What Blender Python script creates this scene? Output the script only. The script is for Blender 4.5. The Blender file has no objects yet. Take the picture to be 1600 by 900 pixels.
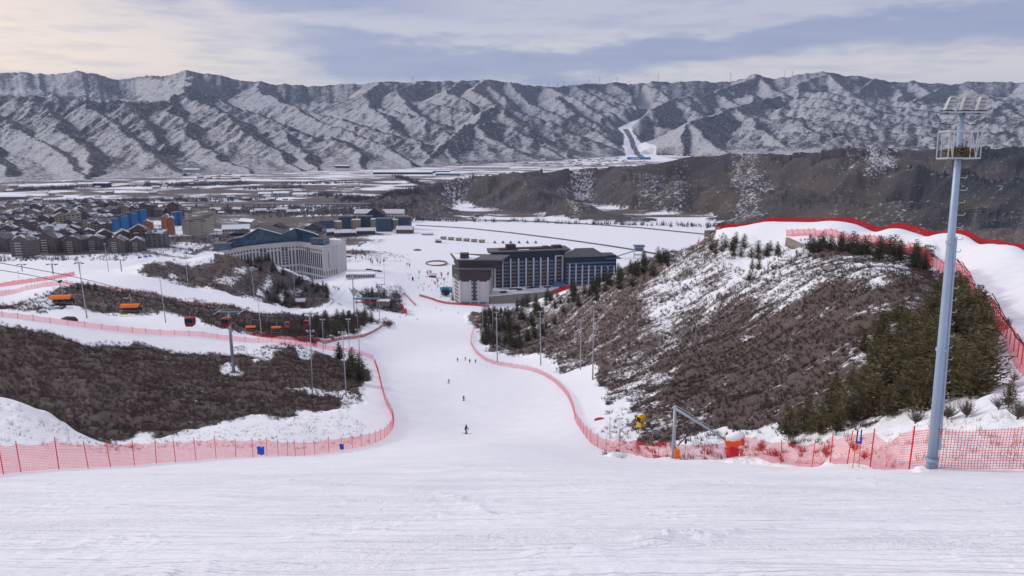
import bpy, bmesh, math, random
import numpy as np
from mathutils import Vector, Matrix
C = bpy.context.scene
COL = C.collection
rng = np.random.default_rng(7)
random.seed(7)
R_ = math.radians
FPX, PITCH = 1164.0, R_(12.59)
CP, SP = math.cos(PITCH), math.sin(PITCH)

# ------------------------------------------------------------------ camera
cam = bpy.data.cameras.new('camera'); cam.sensor_width = 36; cam.lens = 36*FPX/1600
cam.clip_start = .1; cam.clip_end = 40000
camo = bpy.data.objects.new('camera', cam); COL.objects.link(camo)
camo.location = (0, 0, 0); camo.rotation_euler = (R_(90)-PITCH, 0, 0)
C.camera = camo
C.view_settings.view_transform = 'Standard'; C.view_settings.look = 'None'
C.view_settings.exposure = .05; C.view_settings.gamma = 1
C.cycles.use_denoising = True
C.cycles.max_bounces = 5; C.cycles.diffuse_bounces = 2; C.cycles.glossy_bounces = 2
C.cycles.transparent_max_bounces = 24; C.cycles.volume_bounces = 0
C.cycles.transmission_bounces = 2

def kv(v):            # slope z/y of a picture row
    s = (450-np.asarray(v, float))/FPX
    return (-SP+s*CP)/(CP+s*SP)
def at(u, v, y):      # a point y metres ahead seen in that direction
    s = (450-v)/FPX
    return (y*(u-800)/FPX/(CP+s*SP), y, y*float(kv(v)))
def pix(x, y, z):
    f = y*CP-z*SP; up = y*SP+z*CP
    f = np.maximum(f, 1e-3)
    return 800+FPX*x/f, 450-FPX*up/f

# ------------------------------------------------------------------ noise
_perm = np.random.default_rng(3).permutation(4096).astype(np.int64)
def _h(ix, iy, s=0):
    return _perm[(_perm[(ix+s*131) & 4095]+iy) & 4095]
_gr = np.random.default_rng(5).uniform(0, 2*np.pi, 4096)
_gx, _gy = np.cos(_gr), np.sin(_gr)
def perlin(x, y, s=0):
    ix = np.floor(x).astype(np.int64); iy = np.floor(y).astype(np.int64)
    fx = x-ix; fy = y-iy
    ux = fx*fx*fx*(fx*(fx*6-15)+10); uy = fy*fy*fy*(fy*(fy*6-15)+10)
    def g(i, j):
        h = _h(ix+i, iy+j, s)
        return _gx[h]*(fx-i)+_gy[h]*(fy-j)
    a = g(0, 0); b = g(1, 0); c = g(0, 1); d = g(1, 1)
    return ((a+(b-a)*ux)*(1-uy)+(c+(d-c)*ux)*uy)*1.5
def fbm(x, y, o=4, s=0, gain=.5):
    t = 0; a = 1.
    for i in range(o):
        t = t+a*perlin(x, y, s+i); x = x*2.03+11.3; y = y*2.03-7.1; a *= gain
    return t
def sstep(a, b, x):
    t = np.clip((x-a)/(b-a), 0, 1); return t*t*(3-2*t)

# ------------------------------------------------------------------ terrain heights
PY = np.array([-40, 0, 28, 60, 100, 141, 184, 232, 304, 380, 600, 700, 878, 1000, 1400, 2400, 3300, 9000, 20000.])
PZ = np.array([15, -1.7, -13.8, -27.6, -45, -61, -71.5, -83.5, -100, -116.5, -159, -171, -180, -182, -186, -199, -200, -200, -200.])
def prof(y):
    w = .08*np.abs(y)+2
    return (np.interp(y-w, PY, PZ)+np.interp(y, PY, PZ)*2+np.interp(y+w, PY, PZ))/4
CT = [  # picture column, row, metres ahead
 (0,740,39),(200,728,52),(420,713,74),(480,711,88),(590,693,106),(617,665,130),(590,590,215),(585,560,300),
 (0,620,90),(60,640,90),(150,688,86),(0,634,128),(60,650,126),(150,690,108),(300,690,104),(300,600,165),(300,540,230),(450,530,270),
 (343,578,195),(520,620,165),(541,622,162),(487,617,168),(550,660,128),(450,680,108),(0,500,210),(0,560,160),(150,600,150),(150,540,200),
 (0,487,240),(136,498,240),(300,512,262),(400,525,280),(500,538,290),(560,545,305),
 (20,470,290),(110,450,330),(300,480,350),(450,500,390),(160,490,290),(540,510,420),(600,500,490),
 (0,460,385),(0,440,440),(200,430,480),(300,455,470),(400,468,500),(500,482,540),(600,492,590),
 (190,428,530),(250,409,580),(330,401,620),(420,413,640),(480,436,650),(530,463,650),(400,460,540),(460,478,560),(300,430,560),
 (0,410,850),(0,425,620),(100,410,850),(100,420,640),(250,386,1100),(530,430,850),
 (600,440,780),(650,430,860),(700,400,1010),(640,360,1270),(710,475,700),(765,475,700),(620,470,715),(660,490,630),
 (1455,736,28),(1595,732,27),(1270,727,53),(1050,715,70),(940,705,88),(900,665,125),(870,610,200),(840,578,270),(790,570,300),(735,540,385),(750,490,600),
 (1000,690,95),(1000,660,112),(950,640,142),(920,600,200),(1145,702,72),(1200,690,76),(1300,690,62),(1550,600,56),(1580,640,43),(1450,660,48),
 (1400,645,62),(1300,605,85),(1300,510,120),(1300,425,165),(1400,435,130),(1500,520,84),(1560,562,70),(1595,584,61),(1557,520,82),(1536,484,115),
 (1500,422,170),(1450,397,200),(1380,379,240),(1320,373,265),(1260,369,285),(1230,366,300),
 (1600,405,170),(1480,375,230),(1400,362,270),(1300,352,310),(1200,350,340),(1120,362,370),(1800,440,110),(1900,560,60),
 (1560,393,190),(1520,383,212),(1440,368,250),(1350,357,290),(1250,350,325),(1560,450,128),(1530,412,160),(1490,398,195),(1420,377,238),(1350,365,272),(1650,420,150),(1700,440,135),
 (1100,377,360),(1060,394,390),(1000,416,440),(900,450,520),(830,472,560),(770,492,600),
 (1100,455,270),(1000,510,260),(1000,585,185),(1100,605,130),(1100,525,190),(1200,605,105),(1200,505,160),(1200,425,230),(1200,378,300),
 (900,508,380),(900,565,270),(800,545,395),(800,510,480),(850,545,330)]
W = []
for (u, v, y) in CT: W.append(at(u, v, y))
def wz(u, y, z): W.append(((u-800)/FPX*y*1.0, y, z))
for y in (1, 5, 12, 22):
    for u in (-300, 100, 450, 800, 1150, 1500, 1900): wz(u, y, float(prof(np.array(float(y)))))
for y in (45, 80, 141, 184, 232, 304, 380, 480): wz(760, y, float(np.interp(y, PY, PZ)))
for u, v, y in ((700, 640, 172), (820, 640, 172), (690, 560, 315)): wz(u, y, float(np.interp(y, PY, PZ)))
wz(330, 770, -170); wz(200, 700, -142); wz(440, 770, -172); wz(90, 1000, -180); wz(-100, 1000, -180)
for u, y, z in ((1600,205,-56),(1480,268,-62),(1400,308,-70),(1300,352,-78),(1200,385,-82),(1120,425,-98),(1600,260,-88),(1480,320,-98),(1400,360,-104),(1300,405,-112),(1200,440,-118),(1120,480,-128),(1560,222,-58),(1520,248,-62),(1440,292,-68),(1350,335,-76),(1650,180,-52),(1700,168,-48),(1800,150,-44),(1800,260,-88),(2000,400,-100),
                (1000,560,-152),(900,620,-163),(1060,500,-138),(1600,420,-112),(1400,520,-140),(1600,750,-128),(1520,950,-140),(1800,700,-125),
                (1200,700,-168),(1000,760,-176),(1300,1050,-176),(900,760,-176),(-300,240,-56),(-300,450,-88),(-300,39,-19),(-300,120,-47),(1900,28,-13),(1900,90,-17)): wz(u, y, z)
for y in (1050, 1400, 2100, 3200):
    for u in (-300, 100, 500, 900): wz(u, y, float(prof(np.array(float(y)))))
for y in (1300, 1700, 2300): wz(1200, y, -186); wz(1500, y, -170 if y < 1500 else -190); wz(1900, y, -170)
W = np.array(W)
def _cc(x, y):
    yy = np.maximum(y, -6)+10
    return np.stack([x/yy*2.3, np.log(yy)], -1)
_c = _cc(W[:, 0], W[:, 1]); _EPS = .07
_d = np.sqrt(((_c[:, None]-_c[None])**2).sum(-1)+_EPS**2)
_res = (W[:, 2]-prof(W[:, 1]))/(W[:, 1]+10)
_wt = np.linalg.solve(_d+np.eye(len(_c))*1e-4, _res)
def near_h(x, y):
    shp = x.shape; x = x.ravel(); y = y.ravel(); out = np.empty_like(x); p = _cc(x, y)
    for i in range(0, len(x), 40000):
        q = p[i:i+40000]
        d2 = (q**2).sum(1)[:, None]+(_c**2).sum(1)[None]-2*q@_c.T
        out[i:i+40000] = np.sqrt(np.maximum(d2, 0)+_EPS**2)@_wt
    return (prof(y)+out*(np.maximum(y, -6)+10)).reshape(shp)

def prow(pts):   # picture polyline (u, v, y) -> function of t=x/y giving (y, z)
    P = [at(*p) for p in pts]
    t = np.array([p[0]/p[1] for p in P]); return t, np.array([p[1] for p in P]), np.array([p[2] for p in P])
MC = prow([(540,318,1760),(620,300,1780),(700,279,1850),(800,269,1900),(900,263,1950),(1000,257,2000),(1060,247,2000),(1140,238,2000),(1230,240,1950),
           (1330,228,1900),(1400,233,1850),(1500,231,1900),(1600,227,1950),(1900,200,2000)])
MB = prow([(540,335,1650),(650,345,1420),(900,347,1420),(1100,358,1330),(1230,368,1150),(1330,385,980),(1450,410,800),(1600,450,640),(1900,470,600)])
SK = prow([(-600,125,6500),(-200,112,6500),(0,115,6500),(46,112,6500),(70,118,6500),(115,113,6500),(145,115,6500),(185,122,6500),(210,120,6500),(240,118,6300),(262,117,6200),(290,110,6200),
           (330,115,6200),(400,127,6200),(485,134,6200),(510,132,6200),(590,128,6200),(650,129,6200),(720,125,6200),(760,123,6200),(790,130,6300),(850,134,6500),
           (920,132,7000),(1000,128,7200),(1060,127,7200),(1140,127,7200),(1180,117,7000),(1210,124,7000),(1240,119,7000),(1285,112,7000),(1330,120,7000),
           (1370,122,7000),(1400,128,7200),(1430,127,7200),(1490,132,7200),(1520,128,7200),(1560,127,7200),(1600,128,7200),(2000,120,7200),(2400,125,7200)])
YB = prow([(-600,300,2300),(0,285,2500),(200,280,2700),(400,270,2950),(650,262,3350),(850,252,3900),(960,247,4350),(1010,247,4700),(1100,245,4300),(1300,240,3500),(1600,240,3400),(2400,240,3400)])

def gully(x, y, gx, gy, lam, s):     # stripes running down the slope, mixed from jittered cells
    X = x/lam; Y = y/lam; ix = np.floor(X).astype(np.int64); iy = np.floor(Y).astype(np.int64)
    va = 0; wt = 0; dxs = 0; dys = 0
    for i in (-1, 0, 1, 2):
        for j in (-1, 0, 1, 2):
            h = _h(ix+i, iy+j, s); a = _gr[h]; h2 = _h(ix+i+17, iy+j+5, s+3)
            ox = (_gr[h2]/6.283)*.7-.35; oy = (a/6.283)*.7-.35
            px = X-ix-i+ox; py = Y-iy-j+oy
            w = np.exp(-(px*px+py*py)*2.2); m = (px*gx+py*gy)*2*np.pi
            sn = np.sin(m)*w; va = va+np.cos(m)*w; wt = wt+w
            dxs = dxs-sn*gx; dys = dys-sn*gy
    return va/wt, dxs/wt, dys/wt

def erode(x, y, gx, gy, lam, amp, octs, s=0, sharp=1.0):
    tot = 0; a = amp; ex = gx; ey = gy; l = lam
    for o in range(octs):
        n = np.sqrt(ex*ex+ey*ey)+1e-6
        px, py = ey/n*sharp, -ex/n*sharp       # across the slope
        v, dx, dy = gully(x, y, px, py, l, s+o*7)
        tot = tot+v*a; ex = ex+dx*a/l*5.0; ey = ey+dy*a/l*5.0; a *= .5; l *= .5
    return tot

def mid_base(x, y):
    t = x/np.maximum(y, 1); wx = 60*fbm(x/400, y/400, 3, 40)
    yc = np.interp(t, MC[0], MC[1]); zc = np.interp(t, MC[0], MC[2])
    yb = np.interp(t, MB[0], MB[1])+wx*.4
    zb = np.interp(t, MB[0], MB[2])
    f = (y-yb)/(yc-yb)
    fr = zb+(zc-zb)*np.clip(f, 0, 1)**.82
    sp = np.abs(((x+.35*y+wx*1.3)/330) % 1*2-1)          # spurs
    amp = np.clip(f*3, 0, 1)*np.clip((1.08-f)*5, 0, 1)
    fr = fr-amp*64*(1-sp)**1.15*np.clip((zc+205)/90, .1, 1.2)
    back = zc-(y-yc)*.33
    z = np.where(y < yc, fr, back)
    return z, f, amp, (t < -.30) | (y < 520), 1-sp
def mid_h(x, y):
    z, f, amp, bad, _ = mid_base(x, y)
    gx = (mid_base(x+8, y)[0]-z)/8; gy = (mid_base(x, y+8)[0]-z)/8
    z = z+amp*erode(x, y, gx, gy, 120, 9, 4, 50)
    z = np.where(f < 0, -400, z)
    return np.where(bad, -999, z)

SPURS = [  # crest lines read off the photograph: column, row, metres ahead
 [(-200,152,4300),(52,150,4150),(135,157,4150),(200,157,4200),(262,160,4300),(285,143,4700),(300,118,6000)],
 [(-150,158,4200),(-60,205,3400),(20,262,2650)], [(52,153,4150),(95,198,3500),(160,268,2750)], [(135,158,4150),(200,208,3500),(285,272,2800)],
 [(-40,160,4100),(0,184,3700),(30,203,3400),(100,243,2950),(165,280,2650)], [(195,158,4200),(235,198,3700),(262,225,3400)], [(262,161,4300),(300,208,3650),(352,250,3150),(375,268,2950)],
 [(285,143,4700),(350,178,4100),(425,233,3400),(470,265,3050)], [(400,127,6200),(415,146,5500),(480,180,4700),(550,208,4150),(645,252,3400)],
 [(440,205,4000),(480,245,3300),(500,262,3100)], [(520,215,3900),(560,240,3500),(570,258,3250)],
 [(590,128,6200),(565,148,5600),(590,178,4900),(650,218,4000),(668,240,3700)], [(648,129,6200),(622,140,5800),(655,180,5000),(672,205,4500)],
 [(600,180,4900),(625,200,4400),(640,222,4000)],
 [(760,124,6200),(740,140,5800),(775,163,5200),(720,203,4350),(662,254,3500)], [(775,163,5200),(810,190,4800),(835,200,4700)],
 [(720,125,6200),(700,142,5700),(735,160,5300)], [(765,188,4750),(745,198,4500),(800,233,4000),(840,252,3850)], [(700,205,4400),(700,225,4000),(720,250,3600)],
 [(760,124,6200),(790,160,5600),(800,180,5200),(865,223,4500),(900,250,4050)], [(800,128,6300),(830,163,5700),(925,200,5100),(975,222,4700)],
 [(850,134,6500),(890,150,6200),(950,180,5700),(985,195,5500)], [(870,150,6000),(900,178,5400),(960,208,5000)], [(895,133,6800),(965,168,6200),(1000,178,6000)],
 [(920,132,7000),(960,150,6700),(1010,170,6300)], [(960,130,7100),(1020,160,6600)], [(1000,128,7200),(1050,156,6700)],
 [(820,200,4900),(850,225,4400),(880,245,4100)],
 [(1183,118,7000),(1120,143,6500),(1060,153,6200),(1010,172,5700),(975,193,5350)], [(1220,150,6200),(1150,168,5500),(1080,190,4900),(1018,243,4150)],
 [(1080,190,4900),(1120,225,4350),(1150,243,4100)], [(1150,168,5500),(1200,208,4700),(1240,235,4200)], [(1120,143,6500),(1160,165,6100),(1190,175,6000)],
 [(1060,153,6200),(1090,175,5800)], [(1183,118,7000),(1215,140,6600),(1240,160,6200),(1215,180,5400),(1250,187,5000),(1285,225,4300)], [(1250,187,5000),(1290,200,4750),(1335,226,4200)],
 [(1285,113,7000),(1330,145,6400),(1400,180,5700)], [(1285,113,7000),(1250,130,6700),(1240,160,6200)], [(1300,160,6000),(1360,195,5200),(1420,222,4500)], [(1240,160,6200),(1300,185,5500),(1380,210,4800)],
 [(1370,122,7000),(1345,145,6600),(1335,165,6300)], [(1400,128,7200),(1410,145,6700),(1395,165,6300)], [(1430,127,7200),(1455,145,6700),(1440,165,6200)],
 [(1490,131,7200),(1430,155,6400),(1400,178,5900)], [(1500,131,7200),(1540,150,6400),(1572,163,5800),(1520,195,5000)], [(1572,163,5800),(1600,187,5200),(1560,208,4600)],
 [(1600,128,7200),(1650,150,6400),(1700,190,5200)], [(1700,128,7200),(1780,160,6000),(1850,200,5000)], [(1850,128,7200),(2000,170,5600)],
 [(-600,140,5200),(-450,200,3800),(-350,260,2800)], [(-400,140,5000),(-270,200,3700),(-180,265,2700)],
]
SPW = [np.array([at(*p) for p in L]) for L in SPURS]
def mount_base(x, y):
    t = x/np.maximum(y, 1)
    ys = np.interp(t, SK[0], SK[1]); zs = np.interp(t, SK[0], SK[2])+14*fbm(t*38, t*0+2.5, 4, 36); yb = np.interp(t, YB[0], YB[1])
    f = (y-yb)/(ys-yb); fc = np.clip(f, 0, 1)
    qx = x+45*fbm(x/420, y/420, 3, 60); qy = y+45*fbm(x/420+31, y/420, 3, 70)
    s1 = qx*.8+qy*.6; r = (s1/430) % 1; up = np.where(r < .6, r/.6, (1-r)/.4)
    z = -200+(zs-120+200)*(.10*fc+.90*fc**1.15)+np.clip(f*2.2, 0, 1)*np.clip((1-f)*4, 0, 1)*85*(up-.5)
    for P in SPW:
        x0, x1 = P[:, 0].min()-500, P[:, 0].max()+500; y0, y1 = P[:, 1].min()-500, P[:, 1].max()+500
        m = (x > x0) & (x < x1) & (y > y0) & (y < y1)
        if not m.any(): continue
        X = qx[m]; Y = qy[m]; best = np.full(X.shape, -9e3)
        for a, b in zip(P[:-1], P[1:]):
            d = b[:2]-a[:2]; L2 = (d**2).sum(); u = np.clip(((X-a[0])*d[0]+(Y-a[1])*d[1])/L2, 0, 1)
            dx = X-a[0]-u*d[0]; dy = Y-a[1]-u*d[1]; dist = np.hypot(dx, dy)
            k = .55+.05*dx/(dist+1)                     # steeper on the side turned from the low sun
            best = np.maximum(best, a[2]+(b[2]-a[2])*u-k*dist)
        z[m] = np.maximum(z[m], best)
    z = np.maximum(z, np.where(f < 1, zs-(ys-y)*.62-14, -999))
    z = np.minimum(z, np.interp(f, [0, .12, .6, 1], [-140, 40, 420, 900]))
    return z, f, np.clip(f*2.2, 0, 1)*np.clip((1-f)*6, 0, 1), r
def mount_h(x, y):
    z, f, A, _r = mount_base(x, y)
    t = x/np.maximum(y, 1); ys = np.interp(t, SK[0], SK[1]); zs = np.interp(t, SK[0], SK[2])+14*fbm(t*38, t*0+2.5, 4, 36)
    gx = (mount_base(x+15, y)[0]-z)/15; gy = (mount_base(x, y+15)[0]-z)/15
    mount_h.g = (gx, gy)
    z = z+np.clip(f*4, 0, 1)*np.clip((1-f)*6, .25, 1)*erode(x, y, gx, gy, 130, 9, 4, 80)
    z = np.where(f > 1, zs-(y-ys)*.25+6*fbm(x/120, y/120, 3, 34), z)
    z = z+5*fbm(x/60, y/60, 3, 33)*np.clip(f*5, 0, 1)
    # the side valley with the straight road
    vx = np.interp(y, [3900, 4400, 5000, 5600, 6400], [at(1002, 245, 3900)[0], at(1005, 245, 4400)[0], at(990, 215, 5000)[0], at(975, 198, 5600)[0], at(1015, 165, 6400)[0]])
    vz = np.interp(y, [3900, 4400, 5000, 5600, 6400, 7400], [-200, -192, -120, -48, 50, 180])
    d = np.abs(x-vx); wv = np.interp(y, [3900, 4500, 5200, 7000], [170, 120, 60, 25])
    k = 1-sstep(wv*.6, wv*3.4, d)
    z = np.where((y > 3900) & (y < 7200), z*(1-k)+np.minimum(z, vz+np.maximum(d-wv, 0)*.35)*k, z)
    return np.where(f <= 0, -999, z)
# ------------------------------------------------------------------ the grid (columns fan out, rows grow with distance)
TC = np.concatenate([-np.geomspace(1.7, .84, 24), np.linspace(-.82, .82, 1120), np.geomspace(.84, 1.7, 24)])
y_ = [-9.]
while y_[-1] < 2500: y_.append(y_[-1]+(y_[-1]+11)*(.0085 if y_[-1] < 330 else .011))
while y_[-1] < 4400: y_.append(y_[-1]+9.)
while y_[-1] < 8300: y_.append(y_[-1]+13.)
YR = np.array(y_+[8800, 9600, 12000, 20000]); OFF = 10.
GY, GT = np.meshgrid(YR, TC, indexing='ij'); GX = GT*(GY+OFF)
H = near_h(GX, GY)
valley = sstep(1000, 1400, GY)
H = H*(1-valley)+valley*np.where(GY > 1300, np.maximum(prof(GY), -205)*.4+H*.6, H)
hm = np.full_like(H, -999.); r0, r1 = np.searchsorted(YR, [520, 3300]); hm[r0:r1] = mid_h(GX[r0:r1], GY[r0:r1])
mo = np.full_like(H, -999.); r2 = np.searchsorted(YR, 2200); mo[r2:] = mount_h(GX[r2:], GY[r2:])
def smax(a, b, k): h = np.clip(.5+.5*(a-b)/k, 0, 1); return b+(a-b)*h+k*h*(1-h)
H0 = H.copy()
H = np.where(hm > -500, np.maximum(smax(H, np.maximum(hm, -300), 10), H), H)
H = np.where(mo > -500, np.maximum(H, mo), H)
ISMID = (hm > H0+1) & (hm > mo); ISMO = (mo > H0+.2) & ~ISMID

def gidx(x, y):
    x = np.asarray(x, float); y = np.asarray(y, float)
    j = np.clip(np.searchsorted(YR, y)-1, 0, len(YR)-2); fy = np.clip((y-YR[j])/(YR[j+1]-YR[j]), 0, 1)
    t = x/(y+OFF); i = np.clip(np.searchsorted(TC, t)-1, 0, len(TC)-2); fx = np.clip((t-TC[i])/(TC[i+1]-TC[i]), 0, 1)
    return j, i, fy, fx
def lookup(A, x, y):
    j, i, fy, fx = gidx(x, y)
    return (A[j, i]*(1-fx)+A[j, i+1]*fx)*(1-fy)+(A[j+1, i]*(1-fx)+A[j+1, i+1]*fx)*fy
def gz(x, y): return float(lookup(H, np.array([x]), np.array([y]))[0])
def hit(u, v, y0=4., y1=8200.):      # where the ray through a picture point meets the ground
    ys = np.geomspace(y0, y1, 1500); s = (450-v)/FPX
    xs = ys*(u-800)/FPX/(CP+s*SP); d = lookup(H, xs, ys)-ys*float(kv(v))
    k = np.nonzero(d > 0)[0]
    if not len(k) or k[0] == 0: i = len(ys)-1 if not len(k) else 0
    else:
        i = k[0]; f = d[i-1]/(d[i-1]-d[i]); yy = ys[i-1]+(ys[i]-ys[i-1])*f
        return (float(yy*(u-800)/FPX/(CP+s*SP)), float(yy), gz(yy*(u-800)/FPX/(CP+s*SP), yy))
    return (float(xs[i]), float(ys[i]), gz(xs[i], ys[i]))
def inpoly(P, x, y):
    ins = np.zeros(x.shape, bool); n = len(P)
    for i in range(n):
        x0, y0 = P[i]; x1, y1 = P[(i+1) % n]
        if y0 == y1: continue
        c = (y0 > y) != (y1 > y)
        ins ^= c & (x < (x1-x0)*(y-y0)/(y1-y0)+x0)
    return ins
def dense(px, n=6):
    out = []
    for i in range(len(px)):
        a = px[i]; b = px[(i+1) % len(px)]
        for k in range(n): out.append((a[0]+(b[0]-a[0])*k/n, a[1]+(b[1]-a[1])*k/n))
    return out
def gpoly(px, y0=4., y1=2600.): return [hit(u, v, y0, y1)[:2] for u, v in px]

def box(a, n):
    for _ in range(n): a = (a+np.roll(a, 1, 0)+np.roll(a, -1, 0)+np.roll(a, 1, 1)+np.roll(a, -1, 1))/5
    return a
# ---- land cover: brush areas as outlines on the ground
BR = {}
BR['near left hill'] = (gpoly([(-250,480),(-60,498),(0,506),(90,523),(190,537),(300,552),(350,560),(420,550),(450,545),(520,556),(560,570),(578,600),(535,632),(480,640),(420,652),(320,662),(250,678),(190,690),(110,672),(50,645),(0,622),(-250,600)], 92), .035)
BR['left slope'] = (gpoly([(-60,480),(0,470),(60,462),(105,449),(160,450),(240,458),(330,475),(400,486),(480,492),(510,500),(500,520),(470,534),(400,523),(340,508),(290,496),(240,489),(190,492),(130,482),(60,492),(0,500)], 245), .12)
BR['terraced hill'] = (gpoly([(180,430),(215,418),(255,409),(330,402),(380,406),(420,414),(480,437),(530,464),(525,474),(470,484),(420,478),(370,466),(300,456),(240,442)], 500), .035)
BR['clump a'] = (gpoly([(515,500),(560,490),(600,503),(595,512),(560,525),(520,533),(490,530)], 300), .15)
BR['clump b'] = (gpoly([(548,455),(560,450),(600,447),(618,465),(615,488),(590,486),(565,470)], 400), .2)
BR['right hill'] = (gpoly([(748,545),(752,500),(768,488),(830,474),(900,452),(970,425),(1060,392),(1120,380),(1200,395),(1260,378),(1320,380),(1400,388),(1450,404),(1500,430),(1530,480),(1550,540),(1556,600),(1520,640),(1460,652),(1350,665),(1250,684),(1180,672),(1100,672),(1060,690),(1000,690),(985,664),(962,628),(915,580),(880,562),(830,557),(790,556)], 58), .20)
COVER = np.ones_like(H)
rn = np.searchsorted(YR, 1000)
nx, ny = GX[:rn], GY[:rn]
wob = 1.2+.035*ny
qx = nx+wob*fbm(nx/(4+.05*ny), ny/(4+.05*ny), 3, 5); qy = ny+wob*fbm(nx/(4+.05*ny)+9, ny/(4+.05*ny), 3, 8)
NEARB = np.zeros(nx.shape, bool); BR_M = {}
for n_, (P, c) in BR.items():
    m = inpoly(P, qx, qy); BR_M[n_] = m; NEARB |= m
    COVER[:rn][m] = c
pu, pv = pix(nx, ny, H[:rn])
# snowier parts of the right hill (world outlines again)
def zone(px, y0=4., y1=2600.): return inpoly(gpoly(dense(px, 3), y0, y1), qx, qy)
rh = BR_M['right hill']
ZA = np.zeros(nx.shape); ZB = np.zeros(nx.shape)
z_ = zone([(985,470),(1060,400),(1120,385),(1210,400),(1300,400),(1400,395),(1420,420),(1370,455),(1300,470),(1180,465),(1100,500),(1040,520)], 58); ZA[z_] = .60; ZB[z_] = 1
z_ = zone([(1120,380),(1180,385),(1225,388),(1235,400),(1190,418),(1160,425),(1150,400)], 58); ZA[z_] = 1.5; ZB[z_] = 1
z_ = zone([(840,480),(900,470),(890,455),(850,465)], 58); ZA[z_] = .7; ZB[z_] = 1
z_ = zone([(1180,470),(1300,450),(1380,470),(1360,540),(1260,600),(1200,560)], 58); ZA[z_] = .22; ZB[z_] = 1
z_ = zone([(1100,520),(1200,500),(1250,600),(1200,650),(1100,640),(1000,600),(1020,560)], 58); ZA[z_] = .13; ZB[z_] = 1
z_ = zone([(1240,690),(1300,600),(1360,560),(1420,500),(1420,560),(1360,640),(1330,680)], 58); ZA[z_] = .42; ZB[z_] = 1
z_ = zone([(925,600),(1010,560),(1050,580),(1010,640),(985,660)], 58); ZA[z_] = .5; ZB[z_] = 1
ZA *= .66; ZA[~rh] = 0; ZB[~rh] = 0
ZA = box(ZA, 30); ZB = box(ZB, 30); mz = ZA+(1-np.clip(ZB, 0, 1))*.19
mz = mz+.30*fbm(nx/14+.3*ny/14, ny/20, 4, 83)*np.clip(mz*2, .4, 1); mz = np.where(mz > .9, 1, np.clip(mz, .05, .75))
COVER[:rn][rh] = mz[rh]
COVER[:rn][zone([(330,572),(372,572),(372,580),(330,580)], 92)] = .9
COVER[:rn][zone([(430,606),(520,610),(560,625),(540,640),(480,622)], 92)] = .6
COVER[:rn][zone([(380,545),(430,538),(470,535),(450,560),(400,570)], 92)] = .75
COVER[:rn][zone([(0,470),(60,462),(100,470),(110,500),(60,505),(0,498)], 245)] = .55
COVER[:rn][zone([(0,622),(50,645),(110,672),(190,690),(190,712),(0,690)], 60)] = .93
COVER[:rn][zone([(230,685),(420,655),(520,640),(560,650),(590,690),(480,705),(230,700)], 60)] = .93
bank = zone([(935,640),(985,660),(1000,690),(1180,675),(1250,686),(1460,655),(1560,610),(1640,600),(1640,735),(1455,737),(1270,728),(1050,717),(950,710)], 26)
COVER[:rn][bank] = np.minimum(COVER[:rn][bank], .86)
# brown ground on the outer side of the upper run, down to the foot of the brown hill
edge_t = np.array([at(u, v, y)[0]/y for u, v, y in ((1100,362,400),(1200,350,345),(1300,352,315),(1400,362,275),(1480,375,236),(1600,405,176),(1800,440,130))]); edge_y = np.array([400,350,320,280,242,182,140.])+5
tt_ = GX/np.maximum(GY, 1); beyond = (tt_ > edge_t[0]+.0) & (GY > np.interp(tt_, edge_t, edge_y)) & (GY < 1300) & (H < np.interp(tt_, edge_t, [-60,-50,-46,-43,-40,-36,-34.]))
# terraces on the hill below the white hotel
tz = BR_M['terraced hill'] & zone([(255,420),(330,405),(400,420),(470,450),(500,480),(400,475),(300,450)], 500)
tb = sstep(.15, .75, np.sin(H[:rn]*.85+2.0*fbm(nx/40, ny/40, 3, 19)+nx*.05))
COVER[:rn] = np.where(tz, COVER[:rn]+.55*tb*sstep(-.3, .2, fbm(nx/25, ny/25, 2, 29)), COVER[:rn])
# valley fields: strips of snow, scrub and stubble
rv0, rv1 = np.searchsorted(YR, [880, 5200])
vx_, vy_ = GX[rv0:rv1], GY[rv0:rv1]
n1 = fbm(vx_/260, vy_/95, 3, 21); n2 = fbm(vx_/90+3, vy_/40, 3, 25)
fld = np.clip(.19+.95*n1+.5*n2, .04, 1)
leftw = 1-sstep(-.20, -.10, vx_/vy_)                # the town side
rsv = (vy_ < 1480) & (vx_/vy_ > -.20)              # groomed resort floor
fld = fld+(1-fld)*sstep(-.23, -.13, vx_/vy_+.03*n2)*(vy_ < 1480)
fld = np.where((vy_ < 1010), np.maximum(fld, .75), fld)
fld = np.where(vy_ > 2700, np.clip(fld+.22, 0, 1), fld)
flat = ~(ISMID | ISMO)[rv0:rv1]
sub = COVER[rv0:rv1]; kk = flat & (vy_ > 960); sub[kk] = fld[kk]
COVER[beyond] = .12
# soft edges where snow thins out
for _ in range(2): COVER[:rn] = box(COVER[:rn], 2)
for _ in range(0): pass
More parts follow.
